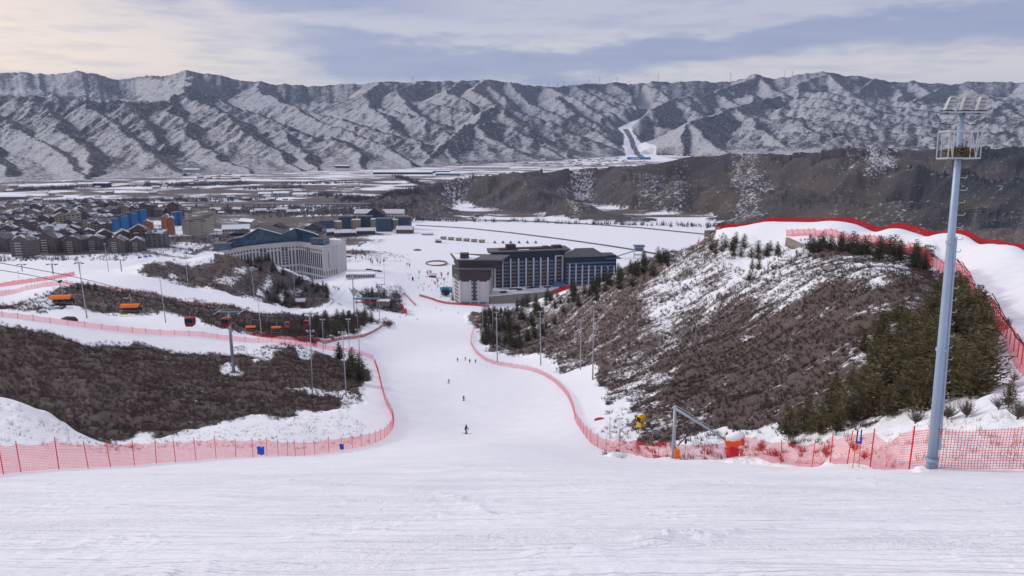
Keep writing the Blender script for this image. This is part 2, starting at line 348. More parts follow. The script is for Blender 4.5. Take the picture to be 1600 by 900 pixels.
# slope of the ground
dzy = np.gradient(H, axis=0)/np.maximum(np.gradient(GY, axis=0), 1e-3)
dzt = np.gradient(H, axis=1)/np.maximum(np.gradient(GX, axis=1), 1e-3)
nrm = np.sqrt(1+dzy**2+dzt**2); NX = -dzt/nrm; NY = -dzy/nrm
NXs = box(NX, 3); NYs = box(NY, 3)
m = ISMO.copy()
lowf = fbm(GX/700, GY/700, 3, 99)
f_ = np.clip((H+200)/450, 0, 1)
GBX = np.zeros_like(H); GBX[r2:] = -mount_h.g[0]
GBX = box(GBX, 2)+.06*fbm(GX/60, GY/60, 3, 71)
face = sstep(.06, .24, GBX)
cm = .42-.56*face*np.clip(.9+lowf, .45, 1.)-1.15*NXs+.25*lowf-.12*sstep(.15, .6, GX/np.maximum(GY, 1))  # bare spur sides turned from the sun, their shade painted in as missing snow
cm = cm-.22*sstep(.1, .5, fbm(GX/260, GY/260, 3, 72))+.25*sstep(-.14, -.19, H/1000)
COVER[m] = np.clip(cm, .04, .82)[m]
midf = fbm(GX/160, GY/260, 3, 98)
MZ = [[(652,335),(665,300),(685,300),(678,335)],[(685,345),(700,310),(715,285),(722,290),(712,345)],[(750,345),(765,300),(778,300),(775,345)],[(885,345),(888,300),(892,268),(922,266),(918,300),(908,345)],[(975,350),(985,300),(1000,270),(1072,262),(1078,300),(1062,350)],[(1140,350),(1145,290),(1142,240),(1190,238),(1198,290),(1190,350)],[(1325,232),(1400,236),(1410,262),(1405,290),(1370,268)]]
mzc = np.zeros_like(H); _x, _y = GX[r0:r1], GY[r0:r1]; _wx = _x+45*fbm(_x/70, _y/70, 4, 15); _wy = _y+90*fbm(_x/60+9, _y/60, 3, 15)
for k_, z_ in enumerate(MZ): mzc[r0:r1][inpoly(gpoly(dense(z_, 4), 600, 2300), _wx, _wy)] = (.18,.30,.16,.40,.26,.34,.34)[k_]
mzc = box(mzc, 4)
sp_ = np.zeros_like(H); sp_[r0:r1] = mid_base(GX[r0:r1], GY[r0:r1])[4]
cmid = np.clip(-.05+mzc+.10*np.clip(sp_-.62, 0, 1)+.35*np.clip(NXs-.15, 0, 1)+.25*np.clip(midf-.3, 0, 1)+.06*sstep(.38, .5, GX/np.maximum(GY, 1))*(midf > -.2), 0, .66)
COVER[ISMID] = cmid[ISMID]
vx_c = np.interp(GY, [3900, 4400, 5000, 5600, 6400], [at(1002, 245, 3900)[0], at(1005, 245, 4400)[0], at(990, 215, 5000)[0], at(975, 198, 5600)[0], at(1015, 165, 6400)[0]])
vd = np.abs(GX-vx_c); vw = np.interp(GY, [3900, 4500, 5200, 6200], [150, 95, 60, 22]); vk = (vd < vw*(1+.5*lowf)) & (GY > 3900) & (GY < 6200); COVER[vk] = 1.
# conifer darkness, plus painted shade on mountain sides off the sun, and grass brownness
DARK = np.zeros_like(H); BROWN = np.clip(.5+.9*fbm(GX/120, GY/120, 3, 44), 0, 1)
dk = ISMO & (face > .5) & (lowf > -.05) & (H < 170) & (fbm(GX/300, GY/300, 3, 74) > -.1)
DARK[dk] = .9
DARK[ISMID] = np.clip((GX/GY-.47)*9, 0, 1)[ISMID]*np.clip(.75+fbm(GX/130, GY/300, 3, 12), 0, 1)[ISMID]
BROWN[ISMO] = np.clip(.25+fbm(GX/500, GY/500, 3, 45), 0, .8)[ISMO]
# small relief
rel = np.zeros_like(H)
hillm = np.zeros(nx.shape); hillm[COVER[:rn] < .9] = 1; hillm = box(hillm, 4)
rel[:rn] = hillm*(.75*fbm(nx/7, ny/7, 4, 14)+.02*ny*.25*fbm(nx/22, ny/22, 3, 16))
g = (1-hillm)
ti = np.clip(1-ny/120, 0, 1)
# skied snow: shallow swipes across the slope, ridges and lumps
sw = fbm(nx/5.5+.35*fbm(nx/6, ny/6, 2, 7), ny/.9+.25*nx/1.0*0, 4, 17)
sk = fbm((nx+.25*ny)/3.2, (ny-.12*nx)/.42, 3, 27)
patch = sstep(.0, .5, fbm(nx/4.2, ny/3.0, 3, 37))
lump = fbm(nx/.30, ny/.26, 3, 47)
rel[:rn] += g*ti*(.030*sw+.018*sk+patch*.035*np.maximum(lump, -.1)+.10*fbm(nx/9, ny/6, 3, 57))
rel[:rn] += g*(1-ti)*.12*fbm(nx/14, ny/9, 3, 58)
for (u0, v0, u1, v1, dep, w) in ((670,768,760,800,.06,.18),(120,848,300,838,.05,.25),(440,845,640,822,.05,.3),(1000,855,1110,840,.10,.35),(1080,843,1240,825,.05,.25),(690,728,830,745,.05,.3),(820,870,960,872,.07,.35),(980,700,1180,712,.0,.3),(100,870,420,862,.03,.3),(1230,745,1450,760,.05,.4)):
    a = np.array(hit(u0, v0)[:2]); b = np.array(hit(u1, v1)[:2]); dxy = b-a; L = np.hypot(*dxy); dxy /= L
    tt = (nx-a[0])*dxy[0]+(ny-a[1])*dxy[1]; dd = (nx-a[0])*dxy[1]-(ny-a[1])*dxy[0]+.25*np.sin(tt/L*3)+.15*fbm(nx/1.1, ny/1.1, 2, 66)
    rel[:rn] += .75*dep*np.exp(-(dd/w)**2)*sstep(-.1*L, .15*L, tt)*(1-sstep(.85*L, 1.1*L, tt))*(1+.7*lump)
H = H+rel
H[:] = np.where(np.isfinite(H), H, -200)

# ------------------------------------------------------------------ materials
def newmat(name):
    m = bpy.data.materials.new(name); m.use_nodes = True; m.node_tree.nodes.clear(); return m, m.node_tree.nodes, m.node_tree.links
def N(ns, t, **k):
    n = ns.new('ShaderNode'+t)
    for a, b in k.items():
        if a in n.inputs: n.inputs[a].default_value = b
        else: setattr(n, a, b)
    return n
def noise(ns, ls, vec, sc, det=4, rough=.55):
    n = N(ns, 'TexNoise', Scale=sc, Detail=det, Roughness=rough)
    if vec is not None: ls.new(vec, n.inputs['Vector'])
    return n.outputs['Fac']
def mathn(ns, ls, op, a, b=None, clamp=False):
    n = ns.new('ShaderNodeMath'); n.operation = op; n.use_clamp = clamp
    for i, s in enumerate((a, b)):
        if s is None: continue
        if isinstance(s, (int, float)): n.inputs[i].default_value = s
        else: ls.new(s, n.inputs[i])
    return n.outputs[0]
def mixc(ns, ls, f, a, b):
    n = ns.new('ShaderNodeMix'); n.data_type = 'RGBA'
    for i, s in ((0, f), (6, a), (7, b)):
        if isinstance(s, (int, float)): n.inputs[i].default_value = s
        elif isinstance(s, tuple): n.inputs[i].default_value = (*s[:3], 1)
        else: ls.new(s, n.inputs[i])
    return n.outputs[2]
def mapr(ns, ls, v, a, b, c=0., d=1.):
    n = ns.new('ShaderNodeMapRange'); ls.new(v, n.inputs[0])
    for i, s in zip((1, 2, 3, 4), (a, b, c, d)):
        if isinstance(s, (int, float)): n.inputs[i].default_value = s
        else: ls.new(s, n.inputs[i])
    return n.outputs[0]

def ground_mat(name, sc, wf=.4, soft=.035, thr=(.66, .24), kmax=1., soils=((.088,.062,.052),(.122,.088,.074),(.074,.055,.051),(.105,.080,.073))):
    """snow lying in patches over brown grass, soil and conifers; sc = size of the patches"""
    m, ns, ls = newmat(name)
    geo = N(ns, 'NewGeometry'); mp = N(ns, 'Mapping'); ls.new(geo.outputs['Position'], mp.inputs[0]); P = mp.outputs[0]
    mp.inputs['Scale'].default_value = (1, 1, .6)
    at_ = N(ns, 'Attribute', attribute_name='cover'); sp = N(ns, 'SeparateColor'); ls.new(at_.outputs['Color'], sp.inputs[0])
    cov, dark, brown = sp.outputs[0], sp.outputs[1], sp.outputs[2]
    n1 = noise(ns, ls, P, sc[0], 8, .62); n2 = noise(ns, ls, P, sc[1], 4, .7)
    s = mathn(ns, ls, 'ADD', mathn(ns, ls, 'MULTIPLY', n1, 1-wf), mathn(ns, ls, 'MULTIPLY', n2, wf))
    # threshold from cover: 1 -> all snow
    th = mapr(ns, ls, cov, 0., 1., *thr)
    lo = mathn(ns, ls, 'SUBTRACT', th, soft); hi = mathn(ns, ls, 'ADD', th, soft)
    k = mapr(ns, ls, s, lo, hi)
    full = mapr(ns, ls, cov, .93, .99); k = mathn(ns, ls, 'MAXIMUM', mathn(ns, ls, 'MULTIPLY', k, kmax), full)
    n3 = noise(ns, ls, P, sc[2], 6, .65)
    soil = mixc(ns, ls, mapr(ns, ls, n3, .3, .7), soils[0], soils[1])
    soil2 = mixc(ns, ls, mapr(ns, ls, n3, .3, .7), soils[2], soils[3])
    base = mixc(ns, ls, brown, soil2, soil)
    base = mixc(ns, ls, mathn(ns, ls, 'MULTIPLY', dark, mapr(ns, ls, n2, .3, .5)), base, (.018, .026, .030))  # conifers; on the mountains also shade painted into the colour
    sn = noise(ns, ls, P, .35, 5, .6)
    snow = mixc(ns, ls, mapr(ns, ls, sn, .35, .7), (.80, .81, .85), (.86, .86, .885))
    col = mixc(ns, ls, k, base, snow)
    b = N(ns, 'BsdfPrincipled'); ls.new(col, b.inputs['Base Color']); b.inputs['Roughness'].default_value = .75
    b.inputs['Specular IOR Level'].default_value = .25
    bp = N(ns, 'Bump'); bp.inputs['Distance'].default_value = sc[3]; bp.inputs['Strength'].default_value = 1
    hgt = mathn(ns, ls, 'ADD', mathn(ns, ls, 'MULTIPLY', s, mathn(ns, ls, 'SUBTRACT', 1.15, full)), mathn(ns, ls, 'MULTIPLY', noise(ns, ls, P, sc[4], 6, .65), sc[5]))
    ls.new(hgt, bp.inputs['Height'])
    if name == 'snowy ground':      # edged ski marks, scraped streaks and crumbs on the pistes (heights in metres)
        def lay(rot, sx, sy, det, ro):
            q = N(ns, 'Mapping'); ls.new(geo.outputs['Position'], q.inputs[0]); q.inputs['Rotation'].default_value = (0, 0, rot); q.inputs['Scale'].default_value = (sx, sy, sy); return noise(ns, ls, q.outputs[0], 1., det, ro)
        def line(v, w): return mapr(ns, ls, mathn(ns, ls, 'ABSOLUTE', mathn(ns, ls, 'SUBTRACT', v, .5)), 0, w)
        a1 = lay(.10, .16, 1.5, 3, .45); a2 = lay(-.22, .13, 1.2, 3, .45); a3 = lay(.5, .25, 1.4, 2, .4); gate = mapr(ns, ls, lay(0, .16, .3, 3, .5), .42, .62)
        a4 = lay(1.25, .10, 1.3, 2, .4); a5 = lay(-1.1, .12, 1.2, 2, .4)
        gr_ = mathn(ns, ls, 'ADD', mathn(ns, ls, 'ADD', mathn(ns, ls, 'ADD', line(a1, .012), line(a2, .010)), line(a3, .008)), mathn(ns, ls, 'ADD', line(a4, .010), line(a5, .009)))
        st = mathn(ns, ls, 'ADD', mathn(ns, ls, 'MULTIPLY', lay(.05, 1.2, 4, 6, .65), .024), mathn(ns, ls, 'MULTIPLY', mathn(ns, ls, 'MULTIPLY', lay(0, 9, 11, 4, .7), gate), .06))
        hs = mathn(ns, ls, 'ADD', mathn(ns, ls, 'MULTIPLY', gr_, .015), st); b2 = N(ns, 'Bump'); b2.inputs['Distance'].default_value = 1.; b2.inputs['Strength'].default_value = 1.
        ls.new(mathn(ns, ls, 'MULTIPLY', hs, full), b2.inputs['Height']); ls.new(bp.outputs[0], b2.inputs['Normal']); bp = b2
    ls.new(bp.outputs[0], b.inputs['Normal'])
    o = N(ns, 'OutputMaterial'); ls.new(b.outputs[0], o.inputs[0]); return m
M = {}
M['ground'] = ground_mat('snowy ground', (.16, 1.1, .5, .6, 2.2, .05), .5, .04)
M['midhill'] = ground_mat('brown grass hill', (.03, .16, .02, 5, .1, .5), .72, .05, (.64, .32), .7, ((.045,.036,.032),(.115,.088,.070),(.040,.035,.038),(.085,.072,.070)))
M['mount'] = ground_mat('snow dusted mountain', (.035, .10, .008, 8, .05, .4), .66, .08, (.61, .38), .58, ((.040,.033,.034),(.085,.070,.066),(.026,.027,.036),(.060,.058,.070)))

def grid_obj(name, j0, j1, mask, mat):
    """rows j0..j1 of the grid as a mesh; mask on quads"""
    nj, ni = j1-j0+1, len(TC)
    idx = np.arange(nj*ni).reshape(nj, ni)
    q = np.stack([idx[:-1, :-1], idx[:-1, 1:], idx[1:, 1:], idx[1:, :-1]], -1).reshape(-1, 4)
    if mask is not None: q = q[mask.ravel()]
    used = np.zeros(nj*ni, bool); used[q.ravel()] = True; remap = np.cumsum(used)-1; q = remap[q]
    V = np.stack([GX[j0:j1+1], GY[j0:j1+1], H[j0:j1+1]], -1).reshape(-1, 3)[used]
    me = bpy.data.meshes.new(name); me.vertices.add(len(V)); me.vertices.foreach_set('co', V.astype(np.float32).ravel())
    me.loops.add(len(q)*4); me.loops.foreach_set('vertex_index', q.astype(np.int32).ravel())
    me.polygons.add(len(q)); me.polygons.foreach_set('loop_start', np.arange(0, len(q)*4, 4, dtype=np.int32))
    me.polygons.foreach_set('use_smooth', np.ones(len(q), bool))
    me.update(calc_edges=True)
    at_ = me.color_attributes.new('cover', 'FLOAT_COLOR', 'POINT')
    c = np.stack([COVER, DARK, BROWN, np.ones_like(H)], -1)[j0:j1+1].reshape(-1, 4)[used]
    at_.data.foreach_set('color', c.astype(np.float32).ravel())
    me.materials.append(mat); o = bpy.data.objects.new(name, me); COL.objects.link(o); o['kind'] = 'structure'
    return o
def qmask(A, j0, j1): a = A[j0:j1+1]; return a[:-1, :-1] | a[1:, :-1] | a[:-1, 1:] | a[1:, 1:]
jm = len(YR)-1
jb = np.searchsorted(YR, 2200)
mk = qmask(ISMID, 0, jm); mm = qmask(ISMO, 0, jm) & ~mk
mm[-4:] = True & ~mk[-4:]
gr = ~mk & ~mm
slope = np.zeros_like(gr); slope[:rn-1] = True
brq = qmask(np.pad(NEARB, ((0, len(YR)-rn), (0, 0))), 0, jm)
grid_obj('snow_slope', 0, jm, gr & slope & ~brq, M['ground'])
grid_obj('hillside', 0, jm, gr & slope & brq, M['ground'])
grid_obj('valley_ground', 0, jm, gr & ~slope, M['ground'])
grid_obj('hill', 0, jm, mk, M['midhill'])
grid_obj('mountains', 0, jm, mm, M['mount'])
# ------------------------------------------------------------------ building things
def matte(name, col, rough=.8, metal=0., var=.12, sc=.6, spec=.3):
    m, ns, ls = newmat(name)
    t = N(ns, 'TexCoord'); n1 = noise(ns, ls, t.outputs['Object'], sc, 5, .6)
    a = tuple(max(0, c*(1-var*1.6)) for c in col); b_ = tuple(min(1, c*(1+var*1.6)) for c in col)
    c = mixc(ns, ls, mapr(ns, ls, n1, .3, .7), a, b_)
    b = N(ns, 'BsdfPrincipled'); ls.new(c, b.inputs['Base Color']); b.inputs['Roughness'].default_value = rough
    b.inputs['Metallic'].default_value = metal; b.inputs['Specular IOR Level'].default_value = spec
    o = N(ns, 'OutputMaterial'); ls.new(b.outputs[0], o.inputs[0]); return m
for k_, a_ in {
 'galv': ((.36,.39,.43), .5, .5, .1), 'mastblue': ((.30,.38,.50), .45, .2, .06), 'dark': ((.03,.03,.035), .6, 0, .2), 'lampw': ((.42,.44,.46), .4, .1, .08), 'black': ((.012,.012,.014), .6),
 'snow': ((.84,.85,.88), .8, 0, .02), 'dirtysnow': ((.60,.60,.62), .85, 0, .2), 'wallbrown': ((.105,.076,.066), .85, 0, .15), 'wallgrey': ((.15,.14,.14), .85, 0, .15), 'roofgrey': ((.12,.115,.12), .85, 0, .2),
 'beige': ((.42,.38,.30), .85, 0, .08), 'tan': ((.30,.25,.17), .85, 0, .1), 'orangew': ((.36,.13,.06), .85, 0, .12), 'bluew': ((.03,.16,.42), .8, 0, .15), 'green': ((.25,.27,.16), .85, 0, .1), 'maroon': ((.14,.07,.06), .85, 0, .15),
 'navy': ((.016,.026,.055), .5, 0, .2), 'hotelw': ((.50,.485,.485), .8, 0, .04), 'hotelg': ((.42,.42,.43), .8, 0, .05), 'hotelbrown': ((.055,.038,.035), .7, 0, .1), 'rail': ((.50,.48,.46), .7), 'stone': ((.22,.20,.17), .9, 0, .3, 1.5),
 'asphalt': ((.13,.13,.14), .85, 0, .25, .05), 'redpost': ((.55,.02,.03), .5, 0, .1), 'orange': ((.80,.17,.01), .35, 0, .06), 'yellow': ((.75,.42,.02), .4, 0, .08), 'bluecl': ((.02,.12,.50), .7), 'bluesign': ((.03,.10,.50), .6),
 'skin': ((.50,.30,.22), .6), 'redcl': ((.45,.02,.03), .7), 'gond': ((.34,.04,.04), .4), 'bark': ((.10,.075,.06), .9, 0, .25, 4), 'twig': ((.13,.10,.085), .9, 0, .3, .8), 'nest': ((.14,.10,.06), .9, 0, .35, 4),
 'wood': ((.20,.13,.08), .8, 0, .2), 'steelblue': ((.10,.16,.24), .5, .3), 'turb': ((.30,.30,.36), .6), 'pyl': ((.30,.31,.34), .6, .3), 'cyan': ((.05,.35,.55), .7), 'grass': ((.30,.22,.12), .9, 0, .3, 3), 'pinkcl': ((.55,.12,.2), .7)}.items():
    M[k_] = matte(k_, *a_)
def glass_mat(name, c1, c2, sc):
    m, ns, ls = newmat(name); t = N(ns, 'TexCoord'); v = N(ns, 'TexVoronoi', Scale=sc); ls.new(t.outputs['Object'], v.inputs['Vector'])
    sp = N(ns, 'SeparateColor'); ls.new(v.outputs['Color'], sp.inputs[0])
    b = N(ns, 'BsdfPrincipled'); ls.new(mixc(ns, ls, sp.outputs[0], c1, c2), b.inputs['Base Color']); b.inputs['Roughness'].default_value = .12
    b.inputs['Specular IOR Level'].default_value = .6
    o = N(ns, 'OutputMaterial'); ls.new(b.outputs[0], o.inputs[0]); return m
M['glass'] = glass_mat('dark window glass', (.012,.018,.035), (.035,.055,.09), .3)
M['bglass'] = glass_mat('blue curtain wall', (.018,.04,.08), (.035,.08,.14), .25)
M['pglass'] = glass_mat('pale reflecting pane', (.16,.24,.36), (.24,.33,.45), .2)
def leafmat(name, a, b_, sc):
    m, ns, ls = newmat(name); g = N(ns, 'NewGeometry'); n1 = noise(ns, ls, g.outputs['Position'], sc, 3, .6)
    oi = N(ns, 'ObjectInfo'); f = mathn(ns, ls, 'ADD', mapr(ns, ls, n1, .3, .7, 0, .75), mathn(ns, ls, 'MULTIPLY', oi.outputs['Random'], .35), True)
    b = N(ns, 'BsdfPrincipled'); ls.new(mixc(ns, ls, f, a, b_), b.inputs['Base Color']); b.inputs['Roughness'].default_value = .85; b.inputs['Specular IOR Level'].default_value = .15
    o = N(ns, 'OutputMaterial'); ls.new(b.outputs[0], o.inputs[0]); return m
M['needle'] = leafmat('pine needles', (.070,.062,.030), (.185,.155,.082), .8)
M['needle2'] = leafmat('dark pine needles', (.034,.035,.024), (.090,.080,.052), .5)
M['brush'] = leafmat('bare brushwood', (.086,.059,.050), (.165,.114,.095), .05)
M['brush2'] = leafmat('grey bare brushwood', (.064,.047,.043), (.140,.102,.090), .07)
M['farwood'] = leafmat('far bare trees', (.060,.055,.065), (.115,.100,.105), .02)
def netmat(name, col, cell, thick, solid):
    """knotted netting: a square lattice of cords in the plane of the net, thicker on near nets"""
    m, ns, ls = newmat(name); uv = N(ns, 'UVMap'); sp = N(ns, 'SeparateXYZ'); ls.new(uv.outputs[0], sp.inputs[0])
    fs = []
    for o_ in (sp.outputs[0], sp.outputs[1]):
        q = mathn(ns, ls, 'FRACT', mathn(ns, ls, 'DIVIDE', o_, cell)); fs.append(mathn(ns, ls, 'LESS_THAN', q, thick))
    g = mathn(ns, ls, 'MAXIMUM', fs[0], fs[1])
    n1 = noise(ns, ls, uv.outputs[0], 1.3, 4, .6)
    a = mathn(ns, ls, 'MAXIMUM', g, mathn(ns, ls, 'MULTIPLY', mapr(ns, ls, n1, .35, .65, .6, 1.2), solid), True)
    d = N(ns, 'BsdfDiffuse'); d.inputs[0].default_value = (*col, 1); tl = N(ns, 'BsdfTranslucent'); tl.inputs[0].default_value = (*col, 1)
    mx0 = N(ns, 'MixShader'); mx0.inputs[0].default_value = .4; ls.new(d.outputs[0], mx0.inputs[1]); ls.new(tl.outputs[0], mx0.inputs[2])
    tr = N(ns, 'BsdfTransparent'); mx = N(ns, 'MixShader'); ls.new(a, mx.inputs[0]); ls.new(tr.outputs[0], mx.inputs[1]); ls.new(mx0.outputs[0], mx.inputs[2])
    o = N(ns, 'OutputMaterial'); ls.new(mx.outputs[0], o.inputs[0]); return m
M['netnear'] = netmat('red safety net', (.74,.03,.045), .115, .16, .16)
M['netred'] = netmat('dense red safety net', (.78,.03,.04), .12, .22, .42)
M['netpink'] = netmat('thin pink safety net', (.85,.16,.20), .14, .18, .20)
M['netdark'] = netmat('doubled red safety net', (.46,.022,.028), .10, .3, .72)

M['netwall'] = netmat('tall pink safety net', (.80,.10,.12), .14, .22, .28)
M['netmaroon'] = netmat('dark red safety net', (.30,.02,.03), .10, .3, .55)
M['netfaint'] = netmat('faint pink safety net', (.80,.25,.28), .14, .10, .06)
def roofmat(name, a, b_, sc, lo):
    m, ns, ls = newmat(name); g = N(ns, 'NewGeometry'); n1 = noise(ns, ls, g.outputs['Position'], sc, 4, .6)
    c = mixc(ns, ls, mapr(ns, ls, n1, lo, lo+.07), a, b_); b = N(ns, 'BsdfPrincipled'); ls.new(c, b.inputs['Base Color']); b.inputs['Roughness'].default_value = .85
    o = N(ns, 'OutputMaterial'); ls.new(b.outputs[0], o.inputs[0]); return m
M['roofpatch'] = roofmat('roof tiles under patchy snow', (.115,.10,.10), (.62,.62,.65), .09, .50)
class MB:
    def __init__(s): s.v = []; s.f = []; s.uv = None
    def add(s, vs, fs):
        n = len(s.v); s.v += [tuple(map(float, p)) for p in vs]; s.f += [tuple(i+n for i in f) for f in fs]; return s
    def box(s, c, d, rz=0, tilt=None):
        x, y, z = (q/2 for q in d); vs = [(a*x, b*y, e*z) for a in (-1, 1) for b in (-1, 1) for e in (-1, 1)]
        if tilt is not None: vs = [tuple(tilt@Vector(p)) for p in vs]
        ca, sa = math.cos(rz), math.sin(rz)
        vs = [(c[0]+p[0]*ca-p[1]*sa, c[1]+p[0]*sa+p[1]*ca, c[2]+p[2]) for p in vs]
        return s.add(vs, [(0,1,3,2),(4,6,7,5),(0,4,5,1),(2,3,7,6),(0,2,6,4),(1,5,7,3)])
    def tube(s, pts, r, n=6, cap=True):
        P = [Vector(p) for p in pts]; rs = r if isinstance(r, (list, tuple)) else [r]*len(P); vs = []; fs = []
        for i, p in enumerate(P):
            d = (P[min(i+1, len(P)-1)]-P[max(i-1, 0)]).normalized(); a = d.orthogonal().normalized()
            if abs(d.z) < .95: a = d.cross(Vector((0, 0, 1))).normalized()
            else: a = Vector((1, 0, 0)); a = (a-d*a.dot(d)).normalized()
            b = d.cross(a)
            for k in range(n):
                t = 2*math.pi*k/n; vs.append(p+(a*math.cos(t)+b*math.sin(t))*rs[i])
        for i in range(len(P)-1):
            for k in range(n): fs.append((i*n+k, i*n+(k+1) % n, (i+1)*n+(k+1) % n, (i+1)*n+k))
        if cap: fs += [tuple(range(n-1, -1, -1)), tuple((len(P)-1)*n+k for k in range(n))]
        return s.add(vs, fs)
    def prism(s, poly, z0, z1):
        n = len(poly); vs = [(p[0], p[1], z0) for p in poly]+[(p[0], p[1], z1) for p in poly]
        ar = sum(poly[i][0]*poly[(i+1) % n][1]-poly[(i+1) % n][0]*poly[i][1] for i in range(n))
        fs = [(i, (i+1) % n, n+(i+1) % n, n+i) for i in range(n)]+[tuple(range(n-1, -1, -1)), tuple(range(n, 2*n))]
        if ar < 0: fs = [f[::-1] for f in fs]
        return s.add(vs, fs)
    def extr(s, prof_, a, b):
        """profile (offset, z) swept from a to b (xy); offset is to the right-hand side of a->b"""
        d = Vector((b[0]-a[0], b[1]-a[1])).normalized(); nn = (d.y, -d.x); n = len(prof_); vs = []
        for q in (a, b): vs += [(q[0]+nn[0]*o, q[1]+nn[1]*o, z) for o, z in prof_]
        return s.add(vs, [(i, (i+1) % n, n+(i+1) % n, n+i) for i in range(n)]+[tuple(range(n-1, -1, -1)), tuple(range(n, 2*n))])
    def ball(s, c, r, n=8, m=6, sq=(1, 1, 1)):
        vs = []; fs = []
        for j in range(m+1):
            ph = math.pi*j/m
            for k in range(n): t = 2*math.pi*k/n; vs.append((c[0]+r*sq[0]*math.sin(ph)*math.cos(t), c[1]+r*sq[1]*math.sin(ph)*math.sin(t), c[2]+r*sq[2]*math.cos(ph)))
        for j in range(m):
            for k in range(n): fs.append((j*n+k, (j+1)*n+k, (j+1)*n+(k+1) % n, j*n+(k+1) % n))
        return s.add(vs, fs)
    def build(s, name, mat, parent=None, smooth=False, loc=None):
        me = bpy.data.meshes.new(name); me.from_pydata(s.v, [], s.f); me.validate()
        me.materials.append(M[mat] if isinstance(mat, str) else mat)
        if smooth:
            for p in me.polygons: p.use_smooth = True
        o = bpy.data.objects.new(name, me); COL.objects.link(o)
        if parent is not None: o.parent = parent
        if loc is not None: o.location = loc
        return o
def tag(o, label, cat, group=None, kind=None):
    o['label'] = label; o['category'] = cat
    if group: o['group'] = group
    if kind: o['kind'] = kind
    return o
def empty(name, loc, rz=0, label=None, cat=None, group=None):
    o = bpy.data.objects.new(name, None); COL.objects.link(o); o.location = loc; o.rotation_euler = (0, 0, rz); o.empty_display_size = .2
    if label: tag(o, label, cat, group)
    return o
def copy_tree(o, parent=None):
    c = o.copy(); COL.objects.link(c); c.parent = parent
    for ch in kids.get(o.name, None) or o.children: copy_tree(ch, c)
    return c
kids = {}
ORD = ['first','second','third','fourth','fifth','sixth','seventh','eighth','ninth','tenth','eleventh','twelfth','thirteenth','fourteenth','fifteenth','sixteenth','seventeenth','eighteenth','nineteenth','twentieth']
USED = set()

# ------------------------------------------------------------------ safety fences
def resample(P, step):
    P = [np.array(p[:2]) for p in P]; out = [P[0]]; acc = 0.
    for a, b in zip(P[:-1], P[1:]):
        L = np.hypot(*(b-a)); d = step-acc
        while d <= L: out.append(a+(b-a)*d/L); d += step
        acc = (acc+L) % step
    return out
def net_fence(label, px, h, step, net, post='redpost', pr=.03, y0=4., lean=0., group='red safety nets beside the pistes', sag=.12, maxposts=98, wob=.35, arm=0.):
    G = [(hit(*p, y0) if len(p) == 2 else at(*p)) for p in px]
    # smooth the line
    for _ in range(2):
        Q = [G[0]]
        for a, b in zip(G[:-1], G[1:]): Q += [tuple(.75*a[i]+.25*b[i] for i in (0, 1)), tuple(.25*a[i]+.75*b[i] for i in (0, 1))]
        G = Q+[G[-1]]
    tot = sum(math.hypot(b[0]-a[0], b[1]-a[1]) for a, b in zip(G[:-1], G[1:])); step = max(step, tot/maxposts)
    S = resample(G, step/4); o0 = S[0]; loc = Vector((o0[0], o0[1], gz(*o0)))
    root = empty('safety_net', loc, 0, label, 'safety net', group)
    vs = []; uvs = []; L = 0; r = np.random.default_rng(len(USED)+3); USED.add(label)
    prev = None; hv = []
    nrow = 5
    for i, p in enumerate(S):
        z = gz(*p)+.04; k = i/4; fr = k-math.floor(k)
        if prev is not None: L += math.hypot(*(p-prev))
        prev = p
        if i % 4 == 0: hv.append(h*(1+r.uniform(-wob, wob)*.22))
    j = 0; prev = None; L = 0
    for i, p in enumerate(S):
        z = gz(*p)+.03; k = i/4; a = int(k); fr = k-a
        hh = hv[a]*(1-fr)+hv[min(a+1, len(hv)-1)]*fr-.22*h*sag*4*math.sin(math.pi*fr)*2*.5
        if prev is not None: L += math.hypot(*(p-prev))
        d = S[min(i+1, len(S)-1)]-S[max(i-1, 0)]; d = d/(np.hypot(*d)+1e-9); nn = np.array([d[1], -d[0]])
        bulge = math.sin(math.pi*fr)*.12*r.uniform(.3, 1)
        for q in range(nrow):
            f = q/(nrow-1); off = nn*(bulge*math.sin(math.pi*f)+lean*f*h)
            vs.append((p[0]+off[0]-loc.x, p[1]+off[1]-loc.y, z+hh*f*.94+.02-loc.z)); uvs.append((L, hh*f))
        prev = p
        if i % 4 == 0:
            mb = MB(); t = np.array([r.uniform(-.06, .06), r.uniform(-.04, .04)])*h
            topv = Vector((p[0]-loc.x+t[0]+nn[0]*lean*h, p[1]-loc.y+t[1]+nn[1]*lean*h, z+hv[a]*1.05-loc.z))
            bot = Vector((p[0]-loc.x, p[1]-loc.y, z-.3-loc.z)); pts = [bot, topv]
            if arm: pts = [bot-Vector((*(nn*arm*.6), 0)), Vector((*(p-nn*arm*.55), z+h*.62))-Vector((loc.x, loc.y, loc.z)), topv+Vector((*(nn*arm*.5), 0))]
            mb.tube(pts, pr, 5); mb.build('post', post, root)
    n = len(S); fs = [(i*nrow+q, (i+1)*nrow+q, (i+1)*nrow+q+1, i*nrow+q+1) for i in range(n-1) for q in range(nrow-1)]
    me = bpy.data.meshes.new('net'); me.from_pydata(vs, [], fs); me.materials.append(M[net]); ul = me.uv_layers.new(name='UVMap')
    for lp in me.loops: ul.data[lp.index].uv = uvs[lp.vertex_index]
    o = bpy.data.objects.new('net', me); COL.objects.link(o); o.parent = root
    return root
F1 = net_fence('long red net curving round the left edge of the main slope, nearest the camera', [(-90,750),(0,740),(72,735),(125,732),(175,729),(215,727),(300,720),(420,713),(480,711),(540,704),(590,692),(610,678),(617,663),(612,648),(603,632),(598,615),(594,598),(590,580),(585,566)], 2.0, 3.0, 'netnear', pr=.028)
